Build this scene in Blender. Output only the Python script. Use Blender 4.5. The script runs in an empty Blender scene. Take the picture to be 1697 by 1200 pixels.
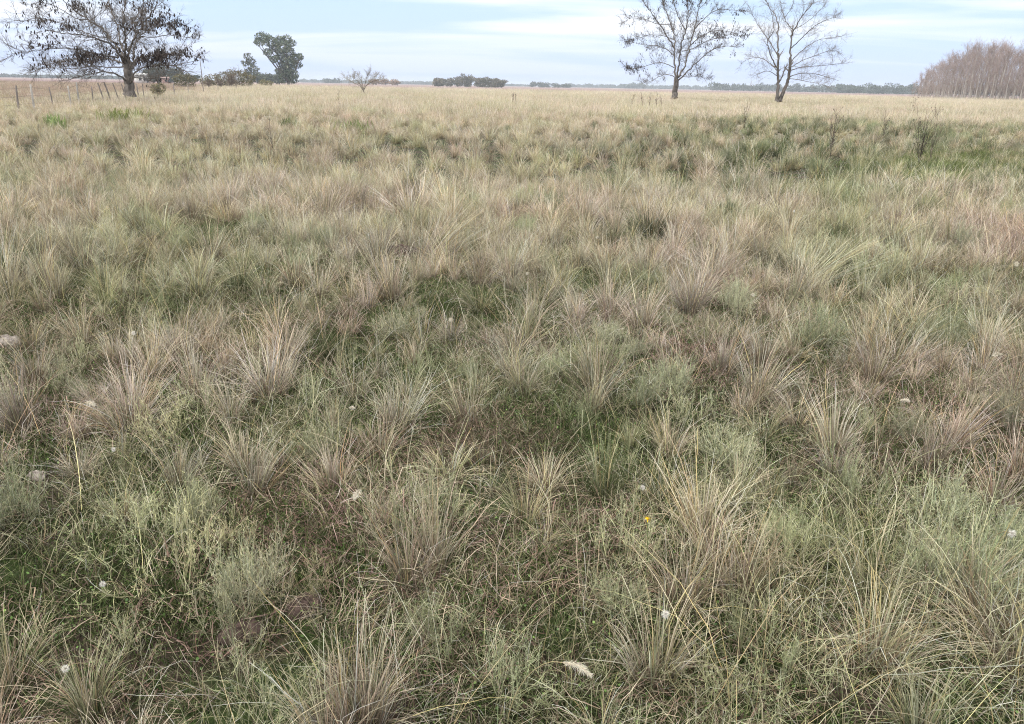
import bpy, math, random
import numpy as np
from mathutils import Vector, Matrix
PI = math.pi
scene = bpy.context.scene
COL = scene.collection
R = math.radians

# ------------------------------------------------------------------ camera
FPX = 1282.0                                  # focal length in photograph pixels (1697 wide)
CAMZ = 1.6
PITCH = math.atan(458 / FPX)
ROLL = R(1.06)
cam_d = bpy.data.cameras.new('camera')
cam = bpy.data.objects.new('camera', cam_d)
COL.objects.link(cam)
fw = Vector((0, math.cos(PITCH), -math.sin(PITCH)))
u0 = Vector((0, math.sin(PITCH), math.cos(PITCH)))
r0 = Vector((1, 0, 0))
rt = r0 * math.cos(ROLL) + u0 * math.sin(ROLL)
up = u0 * math.cos(ROLL) - r0 * math.sin(ROLL)
cam.matrix_world = Matrix(((rt.x, up.x, -fw.x, 0), (rt.y, up.y, -fw.y, 0), (rt.z, up.z, -fw.z, CAMZ), (0, 0, 0, 1)))
cam_d.sensor_width = 36
cam_d.lens = 36 * FPX / 1697
cam_d.clip_start = 0.05
cam_d.clip_end = 20000
scene.camera = cam

# ------------------------------------------------------------------ world: Nishita sky behind a thin, streaky overcast
SUN_EL, SUN_AZ = R(52), R(230)
w = bpy.data.worlds.new('World'); scene.world = w; w.use_nodes = True
nt = w.node_tree; nt.nodes.clear()
def N(nt, typ, **kw):
    n = nt.nodes.new(typ)
    for k, v in kw.items():
        if k.startswith('i_'): n.inputs[int(k[2:])].default_value = v
        else: setattr(n, k, v)
    return n
sky = N(nt, 'ShaderNodeTexSky', sky_type='NISHITA', sun_disc=False, sun_elevation=SUN_EL, sun_rotation=SUN_AZ)
tc = N(nt, 'ShaderNodeTexCoord'); sep = N(nt, 'ShaderNodeSeparateXYZ')
nt.links.new(tc.outputs['Generated'], sep.inputs[0])
def mth(nt, op, a, b=None, c=None, clamp=False):
    n = N(nt, 'ShaderNodeMath', operation=op); n.use_clamp = clamp
    for i, v in enumerate((a, b, c)):
        if v is None: continue
        if isinstance(v, (int, float)): n.inputs[i].default_value = v
        else: nt.links.new(v, n.inputs[i])
    return n.outputs[0]
def mixc(nt, f, a, b, mode='MIX'):
    n = N(nt, 'ShaderNodeMix', data_type='RGBA', blend_type=mode)
    for s, v in ((n.inputs[0], f), (n.inputs[6], a), (n.inputs[7], b)):
        if isinstance(v, (int, float)): s.default_value = v
        elif isinstance(v, tuple): s.default_value = (*v, 1) if len(v) == 3 else v
        else: nt.links.new(v, s)
    return n.outputs[2]
def ramp(nt, f, stops):
    n = N(nt, 'ShaderNodeValToRGB'); e = n.color_ramp.elements
    while len(e) < len(stops): e.new(0.5)
    for k, (p, c) in enumerate(stops):
        e[k].position = p; e[k].color = (*c, 1) if len(c) == 3 else c
    nt.links.new(f, n.inputs[0]); return n.outputs[0]
zc = mth(nt, 'MAXIMUM', sep.outputs[2], 0.0)
den = mth(nt, 'ADD', zc, 0.10)
cx = mth(nt, 'DIVIDE', sep.outputs[0], den); cy = mth(nt, 'DIVIDE', sep.outputs[1], den)
cb = N(nt, 'ShaderNodeCombineXYZ')
nt.links.new(mth(nt, 'ADD', mth(nt, 'MULTIPLY', cx, 0.30), mth(nt, 'MULTIPLY', cy, 0.06)), cb.inputs[0])
nt.links.new(mth(nt, 'MULTIPLY', cy, 0.85), cb.inputs[1])
nz = N(nt, 'ShaderNodeTexNoise'); nz.inputs['Scale'].default_value = 1.15; nz.inputs['Detail'].default_value = 5
nz.inputs['Roughness'].default_value = 0.5; nz.inputs['Distortion'].default_value = 0.5
nt.links.new(cb.outputs[0], nz.inputs['Vector'])
streak = ramp(nt, nz.outputs[0], [(0.42, (0, 0, 0)), (0.60, (1, 1, 1))])
low = ramp(nt, zc, [(0.0, (0, 0, 0)), (0.09, (1, 1, 1))])          # streaks fade in above the horizon band
blue = ramp(nt, zc, [(0.0, (3.65, 4.3, 6.1)), (0.05, (3.6, 4.5, 6.2)), (0.11, (3.5, 4.6, 6.1)), (0.30, (5.1, 6.0, 7.0)), (0.7, (10.6, 10.4, 10.1))])
white = ramp(nt, zc, [(0.0, (5.6, 5.6, 6.2)), (0.12, (7.1, 7.1, 7.2)), (0.30, (9.2, 9.1, 8.9)), (0.7, (14.0, 13.5, 12.8))])
cloud = mixc(nt, mth(nt, 'MULTIPLY', streak, mth(nt, 'MULTIPLY_ADD', low, 0.9, 0.08)), blue, white)
mixed = mixc(nt, 0.92, sky.outputs[0], cloud)
bg = N(nt, 'ShaderNodeBackground'); bg.inputs[1].default_value = 0.1
nt.links.new(mixed, bg.inputs[0])
wo = N(nt, 'ShaderNodeOutputWorld'); nt.links.new(bg.outputs[0], wo.inputs[0])
w.cycles.sampling_method = 'AUTOMATIC'

sun_d = bpy.data.lights.new('sun', 'SUN'); sun = bpy.data.objects.new('sun', sun_d); COL.objects.link(sun)
sun_d.energy = 1.5; sun_d.angle = R(14); sun_d.color = (1, 0.95, 0.88)
sdir = Vector((math.sin(SUN_AZ) * math.cos(SUN_EL), math.cos(SUN_AZ) * math.cos(SUN_EL), math.sin(SUN_EL)))
sun.rotation_euler = sdir.to_track_quat('Z', 'Y').to_euler()

vs = scene.view_settings
vs.view_transform = 'Standard'; vs.look = 'None'; vs.exposure = 0.95; vs.gamma = 1; vs.use_curve_mapping = False
cyc = scene.cycles
cyc.max_bounces = 5; cyc.diffuse_bounces = 1; cyc.glossy_bounces = 1; cyc.transmission_bounces = 3; cyc.volume_bounces = 0
cyc.transparent_max_bounces = 4; cyc.use_denoising = True; cyc.denoiser = 'OPENIMAGEDENOISE'; cyc.denoising_input_passes = 'RGB_ALBEDO_NORMAL'; cyc.denoising_prefilter = 'NONE'; cyc.caustics_reflective = False; cyc.caustics_refractive = False
cyc.filter_width = 1.1

# ------------------------------------------------------------------ geometry of the view
cp = np.array((0, 0, CAMZ)); RT = np.array(rt); UP = np.array(up); FW = np.array(fw)
def ray(px, py):
    d = FW * FPX + RT * (px - 848.5) + UP * (600 - py)
    return d / math.hypot(d[0], d[1])                       # unit horizontal distance
def azi(px, py=None):
    """horizontal unit direction through photo column px near the horizon"""
    d = ray(px, 126 + 0.0185 * px if py is None else py); return d[:2]
def hz(px): return 126.0 + 0.0185 * px
def at(px, py, dist):
    d = ray(px, py); return np.array((d[0] * dist, d[1] * dist, CAMZ + d[2] * dist))
def gz(x, y):
    """gentle relief of the pasture"""
    x = np.asarray(x, float); y = np.asarray(y, float)
    z = 0.035 * np.sin(x * 1.1 + 0.6 * y + 1) * np.sin(y * 0.9 - 0.3 * x) + 0.02 * np.sin(2.9 * x - 1.7 * y) + 0.05 * np.sin(0.31 * x + 2) * np.sin(0.27 * y + 0.4)
    f = 1.0 / (1 + (np.hypot(x, y) / 60.0) ** 2)
    return z * f
def ground_at(px, py):
    d = ray(px, py); dist = CAMZ / -d[2]
    x, y = d[0] * dist, d[1] * dist
    return x, y, float(gz(x, y))
def proj(x, y, z):
    v = np.stack([np.asarray(x, float), np.asarray(y, float), np.asarray(z, float) - CAMZ], -1)
    a = v @ FW; return 848.5 + FPX * (v @ RT) / a, 600 - FPX * (v @ UP) / a, a

# ------------------------------------------------------------------ mesh helpers
def mk_mesh(name, V, quads, cols=None, mat=None, smooth=False):
    """V (n,3), quads (m,4) with -1 in the 4th slot for triangles"""
    V = np.asarray(V, np.float32); F = np.asarray(quads, np.int64)
    me = bpy.data.meshes.new(name)
    me.vertices.add(len(V)); me.vertices.foreach_set('co', V.ravel())
    if F.shape[1] == 4:
        tri = F[:, 3] < 0
        cnt = np.where(tri, 3, 4)
        loops = F.ravel(); loops = loops[loops >= 0]
    else:
        cnt = np.full(len(F), F.shape[1]); loops = F.ravel()
    me.loops.add(len(loops)); me.loops.foreach_set('vertex_index', loops.astype(np.int32))
    st = np.concatenate([[0], np.cumsum(cnt)[:-1]]).astype(np.int32)
    me.polygons.add(len(F)); me.polygons.foreach_set('loop_start', st)
    if smooth: me.polygons.foreach_set('use_smooth', np.ones(len(F), bool))
    me.update(calc_edges=True)
    if cols is not None:
        a = me.color_attributes.new('Col', 'FLOAT_COLOR', 'POINT')
        c = np.ones((len(V), 4), np.float32); c[:, :3] = cols; a.data.foreach_set('color', c.ravel())
    if mat: me.materials.append(mat)
    return me
class Geo:
    def __init__(s): s.V = []; s.F = []; s.C = []; s.n = 0
    def add(s, V, F, C):
        V = np.asarray(V, float).reshape(-1, 3); F = np.asarray(F)
        if len(V) == 0: return
        if F.shape[1] == 3: F = np.concatenate([F, np.full((len(F), 1), -1)], 1)
        F = np.where(F >= 0, F + s.n, -1)
        C = np.asarray(C, float)
        if C.ndim == 1: C = np.tile(C, (len(V), 1))
        s.V.append(V); s.F.append(F); s.C.append(C); s.n += len(V)
    def mesh(s, name, mat=None, smooth=False):
        return mk_mesh(name, np.concatenate(s.V), np.concatenate(s.F), np.concatenate(s.C), mat, smooth)
def tag(o, label=None, cat=None, group=None, kind=None):
    if label: o['label'] = label
    if cat: o['category'] = cat
    if group: o['group'] = group
    if kind: o['kind'] = kind
    return o
def link(name, me, parent=None, loc=None, rz=0.0, sc=None):
    o = bpy.data.objects.new(name, me); COL.objects.link(o)
    if parent is not None: o.parent = parent
    if loc is not None: o.location = loc
    if rz: o.rotation_euler = (0, 0, rz)
    if sc: o.scale = (sc, sc, sc)
    return o
def empty(name, loc): 
    o = bpy.data.objects.new(name, None); COL.objects.link(o); o.location = loc; o.empty_display_size = 0.1
    return o

def ribbons(rs, P0, az, th0, curl, L, W, c0, c1, seg=5, wob=0.3, power=1.4, tp_=0.9, kink=0.10):
    """N curved flat blades. c0,c1 (N,3) base / tip colours. returns V,F,C and the spine (N,seg+1,3)"""
    n = len(P0)
    b = lambda v: np.broadcast_to(np.asarray(v, float), (n,)).copy()
    az, th0, curl, L, W = b(az), b(th0), b(curl), b(L), b(W)
    P = np.zeros((n, seg + 1, 3)); P[:, 0] = P0
    kk = np.where(rs.uniform(0, 1, n) < kink, rs.randint(1, seg + 1, n), 99); kd = rs.uniform(.4, 1.3, n)
    waz = rs.normal(0, wob, n); wth = rs.normal(0, wob * 0.35, (n, seg + 1))
    for k in range(1, seg + 1):
        t = (k - 0.5) / seg
        th = th0 + curl * t ** power + wth[:, k] + kd * (k >= kk); a = az + waz * t
        d = np.stack([np.sin(th) * np.cos(a), np.sin(th) * np.sin(a), np.cos(th)], -1)
        P[:, k] = P[:, k - 1] + d * (L / seg)[:, None]
    psi = rs.uniform(0, 2 * PI, n)
    side = np.stack([np.cos(psi), np.sin(psi), rs.uniform(-.3, .3, n)], -1)
    T = np.linspace(0, 1, seg + 1)
    wd = (W[:, None] * 0.5) * (1 - 0.82 * T[None] ** 1.6)
    A = P - side[:, None] * wd[..., None]; B = P + side[:, None] * wd[..., None]
    V = np.stack([A, B], 2).reshape(-1, 3)
    base = (np.arange(n) * (seg + 1) * 2)[:, None] + (np.arange(seg) * 2)[None]
    F = np.stack([base, base + 1, base + 3, base + 2], -1).reshape(-1, 4)
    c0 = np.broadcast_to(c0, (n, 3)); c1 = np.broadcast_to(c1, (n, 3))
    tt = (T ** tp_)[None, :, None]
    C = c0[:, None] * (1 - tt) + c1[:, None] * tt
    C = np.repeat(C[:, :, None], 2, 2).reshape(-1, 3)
    return V, F, C, P
def tubes(g, paths, radii, col, sides=5):
    """paths: list of (k,3) arrays; radii: list of (k,) arrays"""
    for P, r in zip(paths, radii):
        P = np.asarray(P, float); k = len(P)
        T = np.gradient(P, axis=0); T /= np.linalg.norm(T, axis=1, keepdims=True) + 1e-9
        ref = np.array((0.31, 0.17, 0.93)) if abs(T[0, 2]) < 0.9 else np.array((1., 0, 0))
        a = np.cross(T, ref); a /= np.linalg.norm(a, axis=1, keepdims=True) + 1e-9
        b = np.cross(T, a)
        ang = np.arange(sides) * 2 * PI / sides
        V = P[:, None] + (a[:, None] * np.cos(ang)[None, :, None] + b[:, None] * np.sin(ang)[None, :, None]) * np.asarray(r)[:, None, None]
        i = np.arange(k - 1)[:, None] * sides + np.arange(sides)[None]
        j = np.arange(k - 1)[:, None] * sides + (np.arange(sides)[None] + 1) % sides
        F = np.stack([i, j, j + sides, i + sides], -1).reshape(-1, 4)
        g.add(V.reshape(-1, 3), F, col)
def jit(rs, c, n, v=0.12, h=0.04):
    c = np.asarray(c, float)
    return np.clip(c * (1 + rs.normal(0, v, (n, 1))) * (1 + rs.normal(0, h, (n, 3))), 0.01, 0.9)

# ------------------------------------------------------------------ materials
def plant_mat(name, trans=0.25, rough=0.8, world_hue=True, rnd=0.30, spec=0.04):
    m = bpy.data.materials.new(name); m.use_nodes = True; nt = m.node_tree; nt.nodes.clear()
    at_ = N(nt, 'ShaderNodeVertexColor', layer_name='Col')
    oi = N(nt, 'ShaderNodeObjectInfo')
    val = mth(nt, 'MULTIPLY_ADD', oi.outputs['Random'], 2 * rnd, 1 - rnd)
    c = mixc(nt, 1.0, at_.outputs[0], val, 'MULTIPLY')
    nt.nodes[-1]
    if world_hue:
        ge = N(nt, 'ShaderNodeNewGeometry')
        n1 = N(nt, 'ShaderNodeTexNoise'); n1.inputs['Scale'].default_value = 0.45; n1.inputs['Detail'].default_value = 3
        nt.links.new(ge.outputs['Position'], n1.inputs['Vector'])
        g1 = ramp(nt, n1.outputs[0], [(0.40, (1.04, 1.0, 1.02)), (0.62, (0.92, 1.0, 0.86))])
        c = mixc(nt, 1.0, c, g1, 'MULTIPLY')
        n2 = N(nt, 'ShaderNodeTexNoise'); n2.inputs['Scale'].default_value = 0.9; n2.inputs['Detail'].default_value = 2
        mp = N(nt, 'ShaderNodeVectorMath', operation='ADD'); mp.inputs[1].default_value = (31, 17, 5)
        nt.links.new(ge.outputs['Position'], mp.inputs[0]); nt.links.new(mp.outputs[0], n2.inputs['Vector'])
        g2 = ramp(nt, n2.outputs[0], [(0.42, (1, 1, 1)), (0.66, (1.05, 0.97, 0.99))])
        c = mixc(nt, 1.0, c, g2, 'MULTIPLY')
    p = N(nt, 'ShaderNodeBsdfPrincipled'); p.inputs['Roughness'].default_value = rough
    p.inputs['Specular IOR Level'].default_value = spec
    nt.links.new(c, p.inputs['Base Color'])
    o = N(nt, 'ShaderNodeOutputMaterial')
    if trans > 0:
        tr = N(nt, 'ShaderNodeBsdfTranslucent'); nt.links.new(c, tr.inputs[0])
        mx = N(nt, 'ShaderNodeMixShader'); mx.inputs[0].default_value = trans
        nt.links.new(p.outputs[0], mx.inputs[1]); nt.links.new(tr.outputs[0], mx.inputs[2])
        nt.links.new(mx.outputs[0], o.inputs[0])
    else: nt.links.new(p.outputs[0], o.inputs[0])
    return m
M_GRASS = plant_mat('dry_grass', 0.16)
M_TURF = plant_mat('turf', 0.15, world_hue=False)
M_LEAF = plant_mat('tree_leaves', 0.2, world_hue=False, rnd=0.12)
M_FLUFF = plant_mat('white_fluff', 0.4, 0.9, world_hue=False, rnd=0.03)
def bark_mat(name, c1, c2, scale=6.0):
    m = bpy.data.materials.new(name); m.use_nodes = True; nt = m.node_tree
    p = nt.nodes['Principled BSDF']; p.inputs['Roughness'].default_value = 0.9; p.inputs['Specular IOR Level'].default_value = 0.15
    tcn = N(nt, 'ShaderNodeTexCoord'); mp = N(nt, 'ShaderNodeMapping'); mp.inputs['Scale'].default_value = (1, 1, 0.25)
    nt.links.new(tcn.outputs['Object'], mp.inputs[0])
    n1 = N(nt, 'ShaderNodeTexNoise'); n1.inputs['Scale'].default_value = scale; n1.inputs['Detail'].default_value = 6
    nt.links.new(mp.outputs[0], n1.inputs['Vector'])
    nt.links.new(ramp(nt, n1.outputs[0], [(0.3, c1), (0.7, c2)]), p.inputs['Base Color'])
    bp = N(nt, 'ShaderNodeBump'); bp.inputs['Strength'].default_value = 0.6; bp.inputs['Distance'].default_value = 0.05
    nt.links.new(n1.outputs[0], bp.inputs['Height']); nt.links.new(bp.outputs[0], p.inputs['Normal'])
    if scale > 30: bp.inputs['Distance'].default_value = .012
    return m
M_BARK = bark_mat('grey_bark', (0.055, 0.047, 0.042), (0.18, 0.16, 0.145))
M_BARKL = bark_mat('pale_bark', (0.24, 0.21, 0.195), (0.46, 0.42, 0.38))
M_POD = bark_mat('dark_pods', (0.012, 0.008, 0.007), (0.035, 0.022, 0.018), 20)
M_WOOD = bark_mat('weathered_wood', (0.10, 0.085, 0.075), (0.24, 0.215, 0.20), 12)
M_WOODP = bark_mat('pale_wood', (0.25, 0.23, 0.21), (0.42, 0.40, 0.37), 12)
M_DUNG = bark_mat('dry_dung', (0.016, 0.011, 0.009), (0.10, 0.07, 0.06), 70)
M_DUNGP = bark_mat('bleached_dung', (0.12, 0.10, 0.09), (0.36, 0.32, 0.29), 60)

# ------------------------------------------------------------------ ground
def ground_material():
    m = bpy.data.materials.new('pasture_soil'); m.use_nodes = True; nt = m.node_tree
    p = nt.nodes['Principled BSDF']; p.inputs['Roughness'].default_value = 0.95; p.inputs['Specular IOR Level'].default_value = 0.1
    ge = N(nt, 'ShaderNodeNewGeometry'); pos = ge.outputs['Position']
    def noise(s, d=6, off=(0, 0, 0), r=0.6):
        a = N(nt, 'ShaderNodeVectorMath', operation='ADD'); a.inputs[1].default_value = off; nt.links.new(pos, a.inputs[0])
        n = N(nt, 'ShaderNodeTexNoise'); n.inputs['Scale'].default_value = s; n.inputs['Detail'].default_value = d; n.inputs['Roughness'].default_value = r
        nt.links.new(a.outputs[0], n.inputs['Vector']); return n.outputs[0]
    fine = noise(38, 8); mid = noise(3.2, 6, (7, 3, 0)); big = noise(0.7, 4, (1, 9, 0))
    soil = ramp(nt, fine, [(0.3, (0.018, 0.013, 0.010)), (0.7, (0.07, 0.052, 0.040))])
    moss = ramp(nt, fine, [(0.3, (0.010, 0.018, 0.006)), (0.7, (0.045, 0.065, 0.020))])
    near = mixc(nt, ramp(nt, mid, [(0.42, (0, 0, 0)), (0.58, (1, 1, 1))]), soil, moss)
    # the far pasture, seen edge-on: straw, then a dull mauve-brown ploughed field with pale strips
    f1 = noise(0.08, 5, (3, 5, 0)); f2 = noise(0.9, 6, (2, 2, 0))
    straw = mixc(nt, ramp(nt, f1, [(0.4, (0, 0, 0)), (0.62, (1, 1, 1))]), (0.40, 0.35, 0.27), (0.30, 0.28, 0.20))
    straw = mixc(nt, ramp(nt, f2, [(0.35, (0, 0, 0)), (0.65, (1, 1, 1))]), straw, (0.36, 0.30, 0.24))
    d = N(nt, 'ShaderNodeVectorMath', operation='LENGTH'); nt.links.new(pos, d.inputs[0]); dist = d.outputs['Value']
    f3 = N(nt, 'ShaderNodeTexNoise'); f3.inputs['Scale'].default_value = 0.004; f3.inputs['Detail'].default_value = 3
    mpp = N(nt, 'ShaderNodeMapping'); mpp.inputs['Scale'].default_value = (0.35, 1.6, 1); nt.links.new(pos, mpp.inputs[0]); nt.links.new(mpp.outputs[0], f3.inputs['Vector'])
    field = ramp(nt, f3.outputs[0], [(0.36, (0.19, 0.13, 0.13)), (0.52, (0.23, 0.165, 0.155)), (0.6, (0.34, 0.27, 0.22))])
    wv = mth(nt, 'MULTIPLY_ADD', noise(0.012, 3, (50, 0, 0)), 60.0, -30.0)
    dd = mth(nt, 'ADD', dist, wv)
    k1 = mth(nt, 'DIVIDE', mth(nt, 'SUBTRACT', dist, 24.0), 25.0, clamp=True)
    k2 = mth(nt, 'DIVIDE', mth(nt, 'SUBTRACT', dd, 235.0), 30.0, clamp=True)
    c = mixc(nt, k1, near, straw); c = mixc(nt, k2, c, field)
    nt.links.new(c, p.inputs['Base Color'])
    bp = N(nt, 'ShaderNodeBump'); bp.inputs['Strength'].default_value = 0.9; bp.inputs['Distance'].default_value = 0.02
    nt.links.new(fine, bp.inputs['Height']); nt.links.new(bp.outputs[0], p.inputs['Normal'])
    return m
rad = np.concatenate([[0], np.arange(0.3, 14, 0.15), 14 * 1.06 ** np.arange(0, 101)])
rad = rad[rad < 5000]; rad = np.append(rad, 5000.)
na = 240
aa = np.arange(na) * 2 * PI / na
GX = rad[1:, None] * np.cos(aa); GY = rad[1:, None] * np.sin(aa)
fn = np.random.RandomState(5).normal(0, 0.006, GX.shape) * (rad[1:, None] < 14)
V = np.stack([GX, GY, gz(GX, GY) + fn], -1).reshape(-1, 3)
V = np.concatenate([[[0, 0, float(gz(0, 0))]], V])
i = np.arange(len(rad) - 2)[:, None] * na + np.arange(na)[None] + 1
j = np.arange(len(rad) - 2)[:, None] * na + (np.arange(na)[None] + 1) % na + 1
F = np.stack([i, i + na, j + na, j], -1).reshape(-1, 4)
T0 = np.stack([np.zeros(na, int), 1 + np.arange(na), 1 + (np.arange(na) + 1) % na, np.full(na, -1)], -1)
gme = mk_mesh('ground', V, np.concatenate([F, T0]), None, ground_material(), True)
tag(link('ground', gme), kind='structure')

# ------------------------------------------------------------------ grass prototypes
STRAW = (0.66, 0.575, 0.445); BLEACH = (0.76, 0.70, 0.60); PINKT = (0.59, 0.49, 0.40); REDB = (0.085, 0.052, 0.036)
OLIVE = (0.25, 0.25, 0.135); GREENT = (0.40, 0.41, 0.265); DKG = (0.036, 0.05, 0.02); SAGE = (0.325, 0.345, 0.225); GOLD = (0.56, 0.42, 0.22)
def pick(rs, cols, p, n):
    c = np.array(cols)[rs.choice(len(cols), n, p=p)]
    return np.clip(c * np.exp(rs.normal(.02, 0.32, (n, 1))) * (1 + rs.normal(0, 0.035, (n, 3))), 0.01, 0.85)
def tussock(seed, n=380, h=0.5, rb=0.06, spread=0.5, curl=0.9, wid=0.0033, tips=None, tp=None, base=None, lean=0.0, seg=5, lod=1.0):
    rs = np.random.RandomState(seed); g = Geo()
    r = rb * np.sqrt(rs.uniform(0, 1, n)); a = rs.uniform(0, 2 * PI, n)
    P0 = np.stack([r * np.cos(a), r * np.sin(a), np.full(n, -0.015)], -1)
    nb = max(8, n // 11); bi = rs.randint(0, nb, n)                  # blades hang together in wisps
    ba = rs.uniform(0, 2 * PI, nb); br = rb * np.sqrt(rs.uniform(0, 1, nb)); bth = np.abs(rs.normal(0, spread * .75, nb)); bcu = np.abs(rs.normal(curl, curl * .7, nb)); bL = rs.uniform(.6, 1.12, nb)
    loose = rs.uniform(0, 1, n) < .22
    r = np.where(loose, r, br[bi] + rs.normal(0, rb * .12, n)); a = np.where(loose, a, ba[bi] + rs.normal(0, .25, n))
    P0 = np.stack([r * np.cos(a), r * np.sin(a), np.full(n, -0.015)], -1)
    az = np.where(loose, a + rs.normal(0, 1.0, n), ba[bi] + rs.normal(0, 0.16, n))
    th0 = np.where(loose, np.abs(rs.normal(0, spread * 0.8, n)), np.abs(bth[bi] + rs.normal(0, .07, n)))
    L = h * rs.beta(4, 1.8, n) * 1.25 * np.where(loose, 1, bL[bi])
    cu = np.where(loose, np.abs(rs.normal(curl, curl * 0.7, n)), bcu[bi] + rs.normal(0, .14, n))
    tips = tips or [STRAW, BLEACH, PINKT, GREENT, GOLD]; tp = tp or [.35, .2, .2, .19, .06]
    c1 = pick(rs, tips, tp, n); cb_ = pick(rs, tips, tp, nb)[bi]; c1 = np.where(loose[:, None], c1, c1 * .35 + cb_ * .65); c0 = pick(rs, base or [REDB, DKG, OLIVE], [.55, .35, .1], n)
    V, F, C, P = ribbons(rs, P0, az, th0, cu, L, wid * rs.uniform(0.6, 1.3, n) * lod, c0, c1, seg, 0.28, tp_=1.4)  # brown sheath colour at the foot, held dark higher up as painted shade
    V[:, 0] += lean * np.clip(V[:, 2], 0, None) ** 1.3
    g.add(V, F, C)
    # dead thatch lying round the base
    m = n // 5
    a = rs.uniform(0, 2 * PI, m); r = rb * rs.uniform(0.2, 1.3, m)
    P0 = np.stack([r * np.cos(a), r * np.sin(a), rs.uniform(0, 0.03, m)], -1)
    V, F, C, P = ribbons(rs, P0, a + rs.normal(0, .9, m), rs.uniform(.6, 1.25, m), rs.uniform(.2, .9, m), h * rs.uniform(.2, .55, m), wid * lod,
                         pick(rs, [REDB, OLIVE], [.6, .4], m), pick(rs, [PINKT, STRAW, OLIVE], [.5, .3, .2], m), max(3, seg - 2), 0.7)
    V[:, 2] = np.maximum(V[:, 2], 0.004); g.add(V, F, C)
    # flowering stalks standing above the leaves
    m = max(4, n // 25)
    a = rs.uniform(0, 2 * PI, m)
    P0 = np.stack([0.5 * rb * np.cos(a), 0.5 * rb * np.sin(a), np.zeros(m)], -1)
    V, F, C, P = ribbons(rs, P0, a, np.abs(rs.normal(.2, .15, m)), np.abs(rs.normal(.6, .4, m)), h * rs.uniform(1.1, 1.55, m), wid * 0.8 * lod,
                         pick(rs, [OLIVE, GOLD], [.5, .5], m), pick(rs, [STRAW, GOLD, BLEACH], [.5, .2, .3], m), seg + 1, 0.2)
    V[:, 0] += lean * np.clip(V[:, 2], 0, None) ** 1.3
    g.add(V, F, C)
    return g.mesh('grass_tussock', M_GRASS)
def sprig(seed, h=0.29, stems=13, kids=5, gk=5, tint=SAGE, wid=0.0026, spread=0.95, leaflets=True):
    """grey-green broom: thin stems that fork again and again"""
    rs = np.random.RandomState(seed); g = Geo()
    a = rs.uniform(0, 2 * PI, stems)
    P0 = np.stack([.015 * np.cos(a), .015 * np.sin(a), np.full(stems, -0.01)], -1)
    th = np.abs(rs.normal(spread * .7, spread * .35, stems))
    brown = (0.20, 0.16, 0.11)
    V, F, C, P = ribbons(rs, P0, a, th, rs.normal(-.15, .2, stems), h * rs.uniform(.55, .95, stems), wid * 1.3, jit(rs, np.array(brown) * .5, stems), jit(rs, np.array(tint) * .8, stems), 5, 0.3)
    g.add(V, F, C); par = P; pa = a; pth = th; Lp = h
    cl = [(0.40, 0.40, 0.22), tint, (0.52, 0.51, 0.38)]
    for lev, (k, fr, wf) in enumerate(((kids, 0.5, 0.95), (gk, 0.26, 0.8))):
        n = len(par) * k; pi = np.repeat(np.arange(len(par)), k); t = rs.uniform(.25, .98, n) * (par.shape[1] - 1)
        i0 = np.minimum(t.astype(int), par.shape[1] - 2); f = (t - i0)[:, None]
        S = par[pi, i0] * (1 - f) + par[pi, i0 + 1] * f
        a2 = pa[pi] + rs.normal(0, 1.0, n); th2 = np.clip(pth[pi] + rs.normal(-.05, .4, n), 0, 1.5)
        V, F, C, P = ribbons(rs, S, a2, th2, rs.normal(-.25, .25, n), h * fr * rs.uniform(.5, 1.15, n), wid * wf, jit(rs, np.array(tint) * .7, n), pick(rs, cl, [.4, .4, .2], n), 3, 0.35)
        g.add(V, F, C); par, pa, pth = P, a2, th2
    if leaflets:
        n = len(par) * 2; pi = np.repeat(np.arange(len(par)), 2)
        S = par[pi, rs.randint(1, 4, n)]
        V, F, C, P = ribbons(rs, S, rs.uniform(0, 2 * PI, n), rs.uniform(.2, 1.2, n), 0.1, rs.uniform(.008, .022, n), wid * 0.95, jit(rs, tint, n), pick(rs, cl, [.4, .3, .3], n), 1, 0.1)
        g.add(V, F, C)
    return g.mesh('broom_sprig', M_GRASS)
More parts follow.
